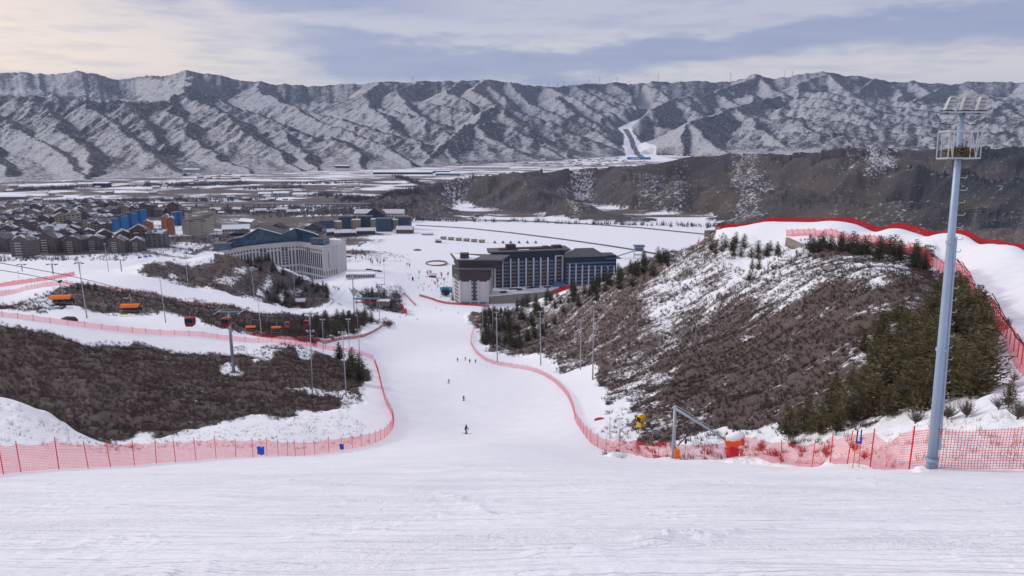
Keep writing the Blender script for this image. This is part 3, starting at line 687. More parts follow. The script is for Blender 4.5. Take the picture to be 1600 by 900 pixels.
net_fence('pale pink net with dark posts on the near side of the left side run', [(583,562),(560,552),(500,545),(420,536),(350,530),(240,522),(190,519),(100,508),(40,500),(-60,492)], 1.9, 4.5, 'netpink', 'dark', .05, y0=200)
net_fence('dark red net at the foot of the brushy bank, far side of the side run', [(385,522),(430,531),(482,537),(530,533),(575,524),(600,508),(607,500)], 1.7, 4.0, 'netmaroon', 'dark', .05, y0=225)
net_fence('pink net across the snow above the big orange chair, farther of two', [(-30,450),(30,444),(60,440),(90,436),(117,430)], 2.6, 4, 'netred', 'dark', .05, y0=330)
net_fence('pink net rounding the snow knoll above the big orange chair, nearer of two', [(-40,470),(0,463),(32,456),(60,450),(90,448),(118,446)], 2.6, 4, 'netpink', 'dark', .05, y0=270)
net_fence('thin pale net along the upper edge of the middle brush bank', [(130,445),(200,455),(260,468),(330,477),(400,490)], 1.9, 6, 'netfaint', 'dark', .05, y0=300)
net_fence('red net along the right edge of the main slope down to the light mast', [(1640,736),(1590,734),(1500,735),(1440,734),(1361,733),(1270,727),(1200,722),(1100,717),(1050,716),(1000,713),(940,704),(915,685),(899,660),(896,640),(885,615),(860,592),(835,580),(800,573),(770,569),(750,560),(738,545),(735,530),(742,510),(752,493)], 1.9, 2.6, 'netnear', pr=.03)
net_fence('tall dense red net along the outer rim of the upper right run', [(1117,364,372),(1160,354,355),(1200,351,338),(1250,350,323),(1300,352,308),(1350,357,288),(1400,362,268),(1440,368,248),(1480,375,228),(1520,383,210),(1560,393,188),(1600,406,168),(1700,442,133)], 2.5, 4, 'netdark', 'redpost', .05, y0=120, sag=.03)
net_fence('pink net on dark leaning posts round the inner edge of the upper right run', [(1228,369),(1260,368),(1320,376),(1380,384),(1430,398),(1480,425),(1510,450),(1536,484),(1557,520),(1581,561),(1597,586),(1640,660)], 3.0, 3.6, 'netwall', 'dark', .06, y0=45, arm=.9, sag=.05)
net_fence('red net on the ridge between the long dark hotel and the right hill', [(862,462),(900,449),(940,436),(985,419),(1060,391),(1092,380)], 3.2, 5, 'netdark', 'redpost', .05, y0=300, maxposts=30)
net_fence('red net at the lower end of the piste beside the white end block', [(655,463),(672,467),(690,474),(720,477),(765,480)], 2.6, 5, 'netdark', 'redpost', .06, y0=500)
net_fence('short red net at the tip of the bushy mound', [(626,481),(632,486),(636,493)], 5.0, 4, 'netdark', 'redpost', .06, y0=500)
net_fence('slanting red rope net on the lower piste below the small floodlight', [(631,458),(640,468),(650,478)], 1.8, 6, 'netdark', 'redpost', .06, y0=500)

# loose net and blue sheets on the near fence
def panel(u, v, w, h, mat, label, y=None, cat='banner'):
    x, y, z = hit(u, v); y -= 2.0; z = gz(x, y); mb = MB(); vs = []; n = 6
    for i in range(n+1):
        for j in range(5): vs.append((w*(i/n-.5), -.12+.06*math.sin(i*1.7+j), .35+h*(j/4)+.04*math.sin(i*1.3)))
    m2 = len(vs); vs += [(a, b+.02, c) for a, b, c in vs]
    fs = [(i*5+j, (i+1)*5+j, (i+1)*5+j+1, i*5+j+1) for i in range(n) for j in range(4)]; fs += [tuple(q+m2 for q in f[::-1]) for f in fs]
    mb.add(vs, fs); o = mb.build('banner', mat, loc=(x, y, z)); tag(o, label, cat)
panel(420, 714.5, .72, .85, 'bluesign', 'blue sheet hung on the left red net, larger of two')
panel(540, 703, .6, .75, 'bluesign', 'small blue sheet hung on the left red net near its bend')
# ------------------------------------------------------------------ trees
def pine_mesh(seed, h=5.5, dense=1.0, mat='needle', spread=.30):
    r = np.random.default_rng(seed); V = []; F = []
    lv = int(16*dense)
    for i in range(lv):
        f = (i+.3)/lv; z = h*(.06+.90*f); rad = h*spread*(1-f)**.6*(.6+.6*r.random())*(.75 if f < .12 else 1)+.12; nb = int(5+6*(1-f))
        for b in range(nb):
            a = 2*math.pi*(b+r.random()*.8)/nb+i*1.3; L = rad*r.uniform(.65, 1.2); ca, sa = math.cos(a), math.sin(a)
            for s_ in range(8):
                q = (s_+.6)/8*L; zz = z+q*r.uniform(-.05, .22)-.0*q; w = (.10+.10*(1-f))*h/5.5*r.uniform(.8, 1.5)*1.1
                cx, cy = ca*q+r.normal(0, .06), sa*q+r.normal(0, .06)
                d = np.array([ca*r.uniform(.5, 1)+r.normal(0, .3), sa*r.uniform(.5, 1)+r.normal(0, .3), r.uniform(.1, .7)]); d /= np.linalg.norm(d)
                e = np.array([-sa, ca, r.normal(0, .4)]); e /= np.linalg.norm(e); ln = w*r.uniform(1.8, 2.8)
                n = len(V); p = np.array([cx, cy, zz])
                V += [tuple(p-e*w*.6), tuple(p+e*w*.6), tuple(p+d*ln)]; F.append((n, n+1, n+2))
    me = bpy.data.meshes.new('crown'); me.from_pydata(V, [], F); me.materials.append(M[mat])
    return me
def trunk_mesh(h, r0, mat='bark'):
    mb = MB(); mb.tube([(0, 0, -.4), (.03*h*.1, 0, h*.5), (0, 0, h*.95)], [r0, r0*.6, .02], 6); o = mb.build('trunk', mat); me = o.data; bpy.data.objects.remove(o); return me
PM = {'needle': [pine_mesh(s, 5.5, 1, 'needle', sp) for s, sp in ((1,.40),(2,.46),(3,.36),(4,.50),(5,.42),(6,.38))],
      'needle2': [pine_mesh(s, 5.5, .8, 'needle2', sp) for s, sp in ((11,.38),(12,.33),(13,.44),(14,.36))]}
PT = trunk_mesh(5.5, .11)
NT = [0]
def pine(x, y, s, kind, label, group, r, sink=0.):
    z = gz(x, y); o = empty('pine_tree' if kind == 'needle' else 'conifer_tree', (x, y, z-sink), r.uniform(0, 6.3), label, 'pine tree' if kind == 'needle' else 'conifer tree', group); o.scale = (s*r.uniform(.9, 1.2), s*r.uniform(.9, 1.2), s)  # the darker far conifers are pines too, only kept under another name
    for nm, me in (('trunk', PT), ('crown', PM[kind][int(r.integers(len(PM[kind])))])):
        c = bpy.data.objects.new(nm, me); COL.objects.link(c); c.parent = o
    NT[0] += 1
def scatter(px, dist, n, seed, y0=4., y1=2600.):
    P = gpoly(px, y0, y1); A = np.array(P); r = np.random.default_rng(seed); out = []; tries = 0
    lo, hi = A.min(0), A.max(0)
    while len(out) < n and tries < n*60:
        tries += 1; q = r.uniform(lo, hi)
        if not inpoly(P, np.array([q[0]]), np.array([q[1]]))[0]: continue
        if any((q[0]-o[0])**2+(q[1]-o[1])**2 < dist*dist for o in out): continue
        out.append(q)
    return out
r_ = np.random.default_rng(21)
def wood(px, dist, n, seed, smin, smax, kind, label, group, y0=4.):
    for q in scatter(px, dist, n, seed, y0): pine(q[0], q[1], r_.uniform(smin, smax), kind, label, group, r_)
wood([(1400,560),(1440,520),(1455,480),(1500,460),(1530,500),(1545,560),(1540,620),(1500,650),(1440,645),(1400,650),(1370,665),(1340,660),(1380,610)], 1.9, 90, 1, .55, 1.0, 'needle', 'olive green pine in the dense pine wood behind the tall light mast', 'pines of the wood behind the light mast', 50)
wood([(1340,560),(1370,530),(1400,500),(1420,520),(1400,560),(1360,590)], 3, 14, 2, .5, .85, 'needle', 'olive green pine in the upper left fringe of the dense pine wood', 'pines on the fringe of the wood', 50)
wood([(1225,690),(1290,640),(1330,600),(1350,620),(1345,668),(1290,684)], 2.2, 16, 3, .45, .75, 'needle', 'young olive pine on the snowy bank just above the right net', 'young pines above the right net', 50)
wood([(1090,388),(1120,382),(1200,388),(1225,392),(1215,405),(1180,400),(1150,405),(1110,400)], 4, 16, 4, .8, 1.2, 'needle2', 'dark pine on the ridge left of the stone retaining wall', 'pines left of the retaining wall', 200)
wood([(1258,388),(1300,382),(1380,390),(1440,402),(1450,425),(1400,415),(1330,400),(1270,400)], 4, 28, 5, .8, 1.2, 'needle2', 'dark pine on the ridge under the pink net of the upper run', 'pines under the inner net of the upper run', 120)
wood([(1160,400),(1185,395),(1195,440),(1170,440)], 4, 5, 6, .7, 1.0, 'needle', 'pine standing on the snowy face below the ridge', 'pines on the snowy face', 150)
wood([(755,540),(752,505),(770,490),(830,472),(900,452),(960,430),(1030,405),(1060,398),(1050,425),(980,455),(900,480),(860,520),(800,545)], 4, 140, 7, .9, 1.6, 'needle2', 'dark pine on the spur between the hotel and the main slope', 'pines on the spur beside the hotel', 250)
wood([(470,505),(520,495),(565,492),(600,500),(590,512),(560,524),(520,533),(490,535)], 4, 34, 8, 1.0, 1.7, 'needle2', 'dark conifer in the clump inside the bend of the side run', 'conifers inside the bend of the side run', 300)
wood([(505,590),(520,565),(545,560),(562,580),(572,600),(540,600)], 3, 9, 9, .8, 1.3, 'needle2', 'dark conifer on the tip of the near left hill beside the lamps', 'conifers on the tip of the near left hill', 120)
wood([(555,462),(590,450),(615,465),(612,485),(590,482)], 5, 16, 10, .9, 1.6, 'needle2', 'dark conifer on the small mound left of the lower piste', 'conifers on the mound left of the lower piste', 400)
wood([(395,408),(430,420),(480,440),(530,462),(520,468),(470,455),(425,438),(385,418)], 3.5, 80, 12, .9, 1.6, 'needle2', 'dark conifer along the crest of the terraced hill below the white hotel', 'conifers along the crest of the terraced hill', 480)
wood([(415,440),(450,440),(480,470),(440,480),(410,470)], 4, 26, 13, .8, 1.4, 'needle2', 'dark conifer in the hollow on the face of the terraced hill', 'conifers in the hollow of the terraced hill', 480)
wood([(110,452),(130,450),(160,455),(130,458)], 4, 5, 14, .5, .8, 'needle2', 'low dark conifer on the knoll by the big orange chair', 'conifers on the knoll', 260)
wood([(1580,635),(1590,640),(1575,645),(1565,640)], 2, 1, 15, .3, .35, 'needle', 'lone tiny pine on the snow beyond the wood', None, 30)
print('pines', NT[0])

# bare bushes and grasses nobody could count
def tufts(name, label, cat, pts, hmin, hmax, blades, width, mat, seed, lean=(0, 0), flare=.55):
    r = np.random.default_rng(seed); n = len(pts); P = np.array(pts); z = lookup(H, P[:, 0], P[:, 1])
    T = n*blades; b = np.repeat(np.c_[P, z-.05], blades, 0); hh = np.repeat(r.uniform(hmin, hmax, n), blades)*r.uniform(.55, 1.1, T)
    a = r.uniform(0, 2*np.pi, T); fl = r.uniform(.1, flare, T)*hh; off = r.normal(0, .16, (T, 2))*np.repeat(hh.reshape(n, blades).mean(1), blades)[:, None]*1.4
    b[:, :2] += off; tip = b+np.c_[np.cos(a)*fl+lean[0]*hh, np.sin(a)*fl+lean[1]*hh, hh]
    a2 = r.uniform(0, np.pi, T); w = width*r.uniform(.6, 1.4, T)/2; e = np.c_[np.cos(a2)*w, np.sin(a2)*w, np.zeros(T)]
    V = np.stack([b-e, b+e, tip], 1).reshape(-1, 3); me = bpy.data.meshes.new(name)
    me.vertices.add(T*3); me.vertices.foreach_set('co', V.astype(np.float32).ravel()); me.loops.add(T*3); me.loops.foreach_set('vertex_index', np.arange(T*3, dtype=np.int32))
    me.polygons.add(T); me.polygons.foreach_set('loop_start', np.arange(0, T*3, 3, dtype=np.int32)); me.update(calc_edges=True)
    me.materials.append(M[mat]); o = bpy.data.objects.new(name, me); COL.objects.link(o); return tag(o, label, cat, None, 'stuff')
def brush_pts(mask_name, dens, seed, keep=None):
    """random points where the ground cover is brush, fewer where snow lies"""
    P = np.array(BR[mask_name][0]); r = np.random.default_rng(seed); lo, hi = P.min(0)-3, P.max(0)+3
    n = int((hi-lo).prod()*dens); q = r.uniform(lo, hi, (n, 2)); c = lookup(COVER, q[:, 0], q[:, 1])
    q = q[(c < .9) & (r.random(n) > c*.85) & (q[:, 1] > 8)]
    cl = fbm(q[:, 0]/4.5, q[:, 1]/4.5, 3, 61); q = q[r.random(len(q)) < np.clip(.85+.55*cl, .3, 1)]
    if keep is not None: q = q[keep(q)]
    return q
def inview(q):
    u, v = pix(q[:, 0], q[:, 1], lookup(H, q[:, 0], q[:, 1])); return (u > -120) & (u < 1720)
q = brush_pts('near left hill', 1.6, 1, inview); tufts('brushwood', 'grey brown bare brush covering the near left hill', 'brushwood', q, .5, 1.2, 13, .06, 'brush', 1, (-.2, 0), .75)
q = brush_pts('left slope', .35, 2, inview); tufts('brushwood', 'bare brush on the bank between the two left side runs', 'brushwood', q, .8, 1.8, 11, .12, 'brush2', 2)
q = brush_pts('terraced hill', .16, 3, inview); tufts('brushwood', 'sparse bare brush on the terraced hill below the white hotel', 'brushwood', q, .8, 1.8, 9, .22, 'brush2', 3)
for i_, nm in enumerate(('clump a', 'clump b')):
    q = brush_pts(nm, .3, 4+i_, inview); tufts('brushwood', ('bare bushes among the conifers in the bend of the side run', 'bare bushes on the mound left of the lower piste')[i_], 'brushwood', q, 1.5, 4.5, 12, .14, 'brush2', 4+i_)
q = brush_pts('right hill', 1.8, 6, lambda q: inview(q) & (q[:, 1] < 210)); tufts('brushwood', 'dark bare brush covering the near face of the right hill', 'brushwood', q, .4, 1.0, 13, .06, 'brush2', 6, (-.35, -.1), .8)
q = brush_pts('right hill', .22, 7, lambda q: inview(q) & (q[:, 1] >= 210)); tufts('brushwood', 'bare brush on the far shoulder of the right hill', 'brushwood', q, .9, 2.0, 10, .16, 'brush2', 7, (-.2, 0))
# sparse stems on the snow banks behind the nets
def bankpts(px, n, seed, y0=20):
    P = gpoly(px, y0); A = np.array(P); r = np.random.default_rng(seed); q = r.uniform(A.min(0), A.max(0), (n, 2)); q = q[inpoly(P, q[:, 0], q[:, 1])]
    cl = fbm(q[:, 0]/2.2, q[:, 1]/2.2, 3, 62); return q[r.random(len(q)) < np.clip(.25+1.6*cl, .02, 1)]
q = bankpts([(-60,700),(0,690),(190,712),(230,702),(480,704),(590,690),(560,655),(520,645),(420,660),(230,688),(110,672),(50,648),(0,630),(-60,620)], 9000, 31, 36)
tufts('dry_grass', 'dry stalks poking through the snow bank behind the left net', 'dry grass', q, .25, .7, 8, .025, 'brush', 31, flare=.8)
q = bankpts([(945,650),(985,665),(1000,692),(1180,678),(1250,688),(1460,660),(1560,640),(1640,640),(1640,733),(1455,735),(1270,726),(1050,715),(950,708)], 5200, 32, 26)
tufts('dry_grass', 'dry rusty stalks in the snow behind the right net', 'dry grass', q, .2, .7, 9, .02, 'grass', 32, flare=.9)
def bush(u, v, h, n, label, mat='twig', y0=4.):
    x, y, z = hit(u, v, y0); r = np.random.default_rng(int(u*7+v)); root = empty('bare_bush', (x, y, z), 0, label, 'bush'); st = MB()
    st.tube([(0, 0, -.2), (0, 0, h*.12)], [.05*h, .035*h], 6); st.build('stem', mat, root); br = MB()
    h *= .8
    for i in range(int(n*1.6)):
        a = r.uniform(0, 6.28); t = r.uniform(.1, 1.5); L = h*r.uniform(.45, 1.05)*(1.15-.3*t); p0 = Vector((0, 0, h*.08)); p1 = Vector((math.cos(a)*t*L*.35, math.sin(a)*t*L*.35, L*.45)); p2 = Vector((math.cos(a)*t*L*.7, math.sin(a)*t*L*.7, L*.95))
        br.tube([p0, p1, p2], [.012*h, .008*h, .002*h], 4, False)
        for k in range(8):
            f = r.uniform(.2, .95); q0 = p0.lerp(p2, f); d = Vector((r.normal(), r.normal(), 1.2)).normalized()*h*.22
            br.tube([q0, q0+d], [.005*h, .0015*h], 3, False)
    br.build('branches', mat, root)
bush(1584,597,1.6,16,'small bare bush on the snow beside the dark net posts',y0=30)
bush(1590,655,1.7,40,'bushy bare shrub at the right border above the near net',y0=30)
bush(1560,640,1.2,30,'low tangled shrub left of the shrub at the right border',y0=30)
bush(1480,655,1.6,50,'bare shrub between the light mast and the pine wood',y0=40)
bush(1430,662,1.5,46,'bare shrub just left of the light mast below the pines',y0=40)
bush(1510,652,1.6,46,'bare shrub at the right foot of the pine wood',y0=40)
bush(1335,705,1.2,34,'rusty bush behind the right net by the ski pole pair','brush',y0=30)
bush(1238,700,1.3,40,'rusty bush behind the right net below the young pines','brush',y0=30)
bush(1350,718,.9,26,'low dry bush at the foot of the right net','brush',y0=26)
bush(1190,703,1.4,40,'reddish bush beside the covered snow gun','brush',y0=40)
bush(1290,712,1.1,34,'rusty low bush halfway between the snow gun and the mast','brush',y0=30)
# bare street trees round the resort square
def bare_tree(name_, u, v, h, label, group=None, y0=500., tm={}):
    x, y, z = hit(u, v, y0)
    if 't' not in tm:
        r = np.random.default_rng(5); a = MB(); a.tube([(0,0,-.3),(0,0,2.2),(.1,0,4)], [.16,.12,.08], 6); tm['t'] = a; b = MB()
        for i in range(34):
            an = r.uniform(0, 6.28); z0 = r.uniform(1.6, 4); L = r.uniform(1.2, 3.2); s_ = r.uniform(.3, .7)
            p0 = Vector((0,0,z0)); p1 = p0+Vector((math.cos(an)*s_, math.sin(an)*s_, 1)).normalized()*L; b.tube([p0, p1], [.05,.02], 4, False)
            for k in range(6):
                q = p0.lerp(p1, r.uniform(.3, 1)); d = Vector((r.normal(), r.normal(), 1)).normalized()*r.uniform(.5, 1.2); b.tube([q, q+d], [.025,.01], 3, False)
        tm['c'] = b
        ot = a.build('trunk', 'twig'); oc = b.build('crown', 'twig'); tm['mt'], tm['mc'] = ot.data, oc.data; bpy.data.objects.remove(ot); bpy.data.objects.remove(oc)
    o = empty(name_, (x, y, z), u, label, 'tree', group); o.scale = (h/6.5,)*3
    for nm, me in (('trunk', tm['mt']), ('crown', tm['mc'])): c = bpy.data.objects.new(nm, me); COL.objects.link(c); c.parent = o
for i, (u, v, h) in enumerate([(552,394,8),(557,396,9),(566,396,9),(571,402,9),(579,410,9),(582,413,8),(590,411,8),(594,413,7),(600,411,8),(566,405,7),(556,405,6)]):
    bare_tree('bare_tree', u, v+2, h, 'leafless tree in the plaza planting beside the white hotel', 'leafless trees beside the white hotel')
for i, (u, v, h) in enumerate([(668,430,8),(673,429,8),(690,434,9),(694,440,7),(700,432,8),(655,428,6),(636,415,6),(640,417,7),(680,446,7),(684,443,8)]):
    bare_tree('bare_tree', u, v+2, h, 'leafless tree in the planting left of the long dark hotel', 'leafless trees left of the dark hotel')
for i, (u, v, h) in enumerate([(693,462,10),(697,463,11),(700,461,9),(708,470,9)]):
    x, y, z = hit(u, v, 500); pine(x, y, h/5.5, 'needle2', 'dark fir at the foot of the white hotel block', 'firs at the foot of the white hotel block', r_)
# ------------------------------------------------------------------ tall floodlight mast with the cage and the nest
def mast():
    x, y, _z = at(1455, 735, 27.5); z = gz(x, y)+.02; T = at(1505, 152, y+1.2); top = Vector(T)-Vector((x, y, z)); Hh = top.length
    root = empty('light_mast', (x, y, z), 0, 'tall pale blue floodlight mast with a cage and a bird nest near its top', 'light mast')
    ax = top.normalized(); bx_ = Vector((1, 0, 0)); bx_ = (bx_-ax*bx_.dot(ax)).normalized(); by_ = ax.cross(bx_); q = Matrix((bx_, by_, ax)).transposed()
    def P(a, b, c): return tuple(q@Vector((a, b, c)))
    m = MB(); m.tube([P(0,0,-.4), P(0,0,Hh*.35), P(0,0,Hh*.64), P(0,0,Hh-.6)], [.20,.17,.14,.10], 12); m.build('pole', 'mastblue', root, True)
    m = MB(); m.tube([P(.17,-.17,.8), P(.13,-.13,Hh*.64)], [.04,.035], 6); m.build('cable_duct', 'mastblue', root)
    for f in (.02, .33, .62): m = MB(); m.tube([P(0,0,Hh*f), P(0,0,Hh*f+.12)], .25-.11*f, 12); m.build('flange', 'mastblue', root)
    for i in range(24):
        h = 1.6+i*.47
        if h > Hh*.8: break
        m = MB(); s = 1 if i % 2 == 0 else .9
        m.tube([P(.16,0,h), P(.42*s,0,h), P(.46*s,0,h+.09)], .016, 5); m.build('climbing_step', 'galv', root)
    ch = Hh-2.25; w = .60; hh = 1.0; dp = .38
    c = MB(); r = .028
    for zz in (ch, ch+hh):
        for a, b in (((-w,-dp),(w,-dp)),((w,-dp),(w,dp)),((w,dp),(-w,dp)),((-w,dp),(-w,-dp))): c.tube([P(a[0],a[1],zz), P(b[0],b[1],zz)], r, 5)
    for a in (-w,-w*.72,w*.35,w*.72,w):
        for b in (-dp,dp): c.tube([P(a,b,ch), P(a,b,ch+hh)], r*.8, 5)
    for a0, a1 in ((-w,-w*.72),(w*.35,w*.72),(w,w*.72)): c.tube([P(a0,-dp,ch+hh), P(a1,-dp,ch)], r*.7, 5)
    c.build('cage', 'lampw', root)
    n = MB(); rr = np.random.default_rng(4)
    for i in range(230):
        a = rr.uniform(0, 6.28); R = rr.uniform(.03,.40)**.85; zc = ch+.05+.38*(1-(R/.7)**2)*rr.random(); p = Vector((R*math.cos(a)*1.05+.05, R*math.sin(a)*.8, zc)); d = Vector((rr.normal(), rr.normal(), rr.normal()*.35)).normalized()*rr.uniform(.15,.34)
        n.tube([P(*(p-d)), P(*(p+d))], .012, 3, False)
    nb = n.build('nest', 'nest'); nb.location = (x, y, z); tag(nb, 'brown twig bird nest lying in the cage of the tall mast', 'nest')
    m = MB(); m.tube([P(-.88,0,Hh-.62), P(.98,0,Hh-.62)], .05, 6); m.tube([P(-.84,-.25,Hh-.56), P(.94,-.25,Hh-.56)], .03, 5); m.build('crossarm', 'galv', root)
    m = MB()
    for s in (-1, 1): m.tube([P(.1*s,0,Hh-.9), P(.35*s,0,Hh-1.02), P(.75*s,0,Hh-.95), P(.95*s,0,Hh-.64)], .014, 4, False)
    m.build('wire', 'dark', root)
    for i, (dx, sk) in enumerate(((-.58,.13),(.04,.04),(.62,.05))):
        m = MB(); zb = Hh-.48; g = .125
        fr = [P(dx-g,-.16,zb), P(dx+g,-.16,zb), P(dx+g+sk,-.24,zb+.5), P(dx-g+sk,-.24,zb+.5)]; bk = [P(dx-g,.05,zb), P(dx+g,.05,zb), P(dx+g*.8+sk,.0,zb+.46), P(dx-g*.8+sk,.0,zb+.46)]
        m.add(fr+bk, [(0,1,2,3),(7,6,5,4),(0,4,5,1),(1,5,6,2),(2,6,7,3),(3,7,4,0)]); hd = m.build('floodlight', 'lampw', root)
        gmb = MB(); mid = [P(dx+(a*.7)*g+sk*b,-.172-.08*b,zb+.05+.40*b) for a, b in ((-1,0),(1,0),(1,1),(-1,1))]; gmb.add(mid+[(v[0], v[1]+.01, v[2]) for v in mid], [(0,1,2,3),(7,6,5,4)]); gmb.build('back_panel', 'galv', hd)
        for q_ in range(3): rb = MB(); z_ = zb+.12+.13*q_; rb.add([P(dx-g*.8+sk*.3*q_,-.20-.022*q_,z_), P(dx+g*.8+sk*.3*q_,-.20-.022*q_,z_), P(dx+g*.8+sk*.3*q_,-.20-.022*q_,z_+.03), P(dx-g*.8+sk*.3*q_,-.20-.022*q_,z_+.03), P(dx-g*.8+sk*.3*q_,-.15,z_), P(dx+g*.8+sk*.3*q_,-.15,z_)], [(0,1,2,3),(0,4,5,1)]); rb.build('cooling_fin', 'wallgrey', hd)
        bmb = MB(); bmb.tube([P(dx,-.05,Hh-.62), P(dx,-.05,Hh-.46)], .05, 6); bmb.box(P(dx,-.05,Hh-.5), (.34,.34,.05)); bmb.build('bracket', 'dark', hd)
mast()

# ------------------------------------------------------------------ lamp poles along the runs
LAMPS = [(136,497,123,410,'lamp pole rising between the two orange bubble chairs'),(170,425,159,365,'lamp pole in front of the brown apartment blocks'),(259,504,249,433,'lamp pole right of the smaller orange chair'),
 (294,450,290,400,'lamp pole before the dark face of the terraced hill'),(398,470,392,422,'lamp pole at the foot of the terraced hill'),(409,527,403,466,'lamp pole right of the lift tower by the side run'),
 (461,470,459,426,'lamp pole before the conifer hollow of the terraced hill'),(488,615,485,513,'left one of the three tall lamps on the near left hill'),(541,620,535,515,'middle one of the three tall lamps on the near left hill'),
 (546,555,544,497,'slim lamp behind the middle tall lamp of the near left hill'),(564,595,560,512,'right one of the three tall lamps on the near left hill'),(560,520,556,470,'lamp pole inside the conifer clump of the side run bend'),
 (505,549,504,498,'thin lamp by the dark red net of the side run'),(593,498,592,450,'lamp pole at the outer tip of the conifer clump'),(607,485,605,448,'lamp pole on the bushy mound left of the lower piste'),
 (628,480,628,452,'floodlight pole at the tip of the bushy mound'),(601,445,600,412,'far lamp pole by the long white lodge'),(845,571,844,478,'leftmost of the tall lamps before the right hill'),(907,578,908,498,'shorter lamp before the right hill, between two tall ones'),
 (926,594,928,483,'rightmost of the tall lamps before the right hill'),(755,528,754,478,'left lamp of the four below the dark hotel'),(761,505,760,474,'shortest lamp of the four below the dark hotel'),(770,524,770,474,'third lamp of the four below the dark hotel'),(777,566,776,480,'tallest lamp of the four below the dark hotel'),
 (1304,345,1304,323,'small lamp pole at the outer red net of the upper run'),(953,686,953,647,'thin bare pole beside the yellow snow gun'),(30,440,28,424,'tiny lamp pole in the snow field at the left border'),(85,438,82,408,'tiny lamp pole above the far pink net')]
for i, (ub, vb, ut, vt, lab) in enumerate(LAMPS):
    x, y, z = hit(ub, vb, 30 if ub > 900 else 100); h = abs(vb-vt)/1164*y*1.02/ math.cos(R_(12)); h = min(h, 22)
    root = empty('lamp_pole', (x, y, z), 0, lab, 'lamp pole', 'lamp poles beside the runs'); r0 = max(.09, .010*h+.03)*(1 if y > 150 else .8)
    mb = MB(); tx = (ut-ub)/1164*y-((ub-800)/(5869-vb))*0; tilt = (ut-ub+(vb-vt)*-(800-ub)/(5869-vb)*-1)/1164*y; tilt = max(-.5, min(.5, tilt))
    mb.tube([(0,0,-.4),(tilt*.5,0,h*.5),(tilt,0,h)], [r0,r0*.75,r0*.5], 8); mb.build('pole', 'galv', root, True)
    if lab.startswith('thin bare'): continue
    hd = MB(); s = 1.0
    hd.box((tilt,0,h-.1), (1.9*s,.1,.1)); hd.box((tilt,0,h-1.0), (1.5*s,.08,.08)) if h > 9 else None; hd.build('crossarm', 'galv', root)
    for k, dx in enumerate((-.75,0,.75) if h > 7 else (.3,)):
        f = MB(); f.box((tilt+dx*s,-.15,h+.18), (.42,.3,.45), 0, Matrix.Rotation(.35,3,'X')); f.build('floodlight', 'lampw', root)

# ------------------------------------------------------------------ chairlift
LZ = [(105,-21.6),(120,-26.6),(195,-50.6),(325,-84.8),(516,-106),(600,-128)]
def lx(y): return -54.5-.113*y
def lz(y):
    if y < 105: return -21.6+(105-y)*.30
    for (a, za), (b, zb_) in zip(LZ[:-1], LZ[1:]):
        if a <= y <= b: f = (y-a)/(b-a); return za+(zb_-za)*f-((b-a)*.018*4*f*(1-f) if b-a > 60 else 0)
    return -128
G2 = 2.6
def strand(s, label):
    pts = [(lx(y)+s*G2, y, lz(y)) for y in list(range(20, 520, 6))]; mb = MB(); mb.tube([(p[0]-pts[0][0], p[1]-pts[0][1], p[2]-pts[0][2]) for p in pts], .045, 5); o = mb.build('haul_rope', 'dark', loc=pts[0]); tag(o, label, 'lift rope', 'haul ropes of the lift')
strand(-1, 'haul rope of the lift carrying the big left orange chair'); strand(1, 'haul rope of the lift carrying the smaller orange chair')
def tower(y, label, hgt=None, w=2.6):
    x = lx(y); g = gz(x, y); top = lz(y)
    if hgt: top = g+hgt
    h = top-g; root = empty('lift_tower', (x, y, g), 0, label, 'lift tower', 'towers of the chairlift')
    m = MB(); m.tube([(0,0,-.6),(0,0,h+.4)], [.48,.32], 10); m.build('column', 'galv', root, True)
    m = MB(); m.tube([(0,0,-.7),(0,0,.35)], 1.1, 10); m.build('footing', 'stone', root)
    m = MB(); m.box((0,0,h+.35), (2*w+1.4,.35,.4)); m.box((0,0,h+1.1), (2*w,.12,.12))
    for s in (-1,1): m.tube([(s*w,0,h+.3),(s*w,0,h+1.1)], .06, 5)
    m.build('crossarm', 'galv', root)
    for s in (-1,1):
        m = MB(); m.box((s*w,0,h-.0), (.16,4.4,.2))
        for k in range(6): m.tube([(s*w-.12,-1.9+k*.76,h-.05),(s*w+.12,-1.9+k*.76,h-.05)], .24, 10)
        m.build('sheave_train', 'dark', root)
        m = MB(); m.box((s*(w+.6),0,h+.35), (.5,4.6,.05)); m.tube([(s*(w+.85),-2.2,h+1.2),(s*(w+.85),2.2,h+1.2)], .03, 4); m.build('walkway', 'galv', root)
    m = MB()
    for s in (-.22,.22): m.tube([(s,-.7,1),(s,-.5,h)], .03, 4)
    for k in range(int(h/.5)): m.tube([(-.22,-.7+.2*k*.5/h,1+k*.5),(.22,-.7+.2*k*.5/h,1+k*.5)], .02, 3)
    m.build('ladder', 'galv', root)
tower(195, 'nearest lift tower standing on the near left hill'); tower(325, 'second lift tower at the far side of the side run'); tower(516, 'third lift tower beside the terraced hill above the plaza')
def tower2(u, v, ht, label):
    x, y, g = hit(u, v, 300); root = empty('lift_tower', (x, y, g), 0, label, 'lift tower', 'towers of the farther lifts'); m = MB(); m.tube([(0,0,-.5),(0,0,ht)], .45, 8); m.build('column', 'galv', root)
    m = MB(); m.box((0,0,ht), (7,.4,.4)); m.build('crossarm', 'steelblue', root)
    for s in (-1,1): m = MB(); m.box((s*3,0,ht-.3), (.25,4,.5)); m.build('sheave_train', 'dark', root)
tower2(597,463,12,'fourth lift tower right of the third one above the plaza'); tower2(190,424,9,'dark lift tower on the left shoulder of the terraced hill'); tower2(35,424,6,'small blue lift tower in the snow at the left border'); tower2(83,428,7,'small blue lift tower right of the one at the left border'); tower2(125,425,7,'small lift tower between the second lamp and the knoll')
def clothes(): pass
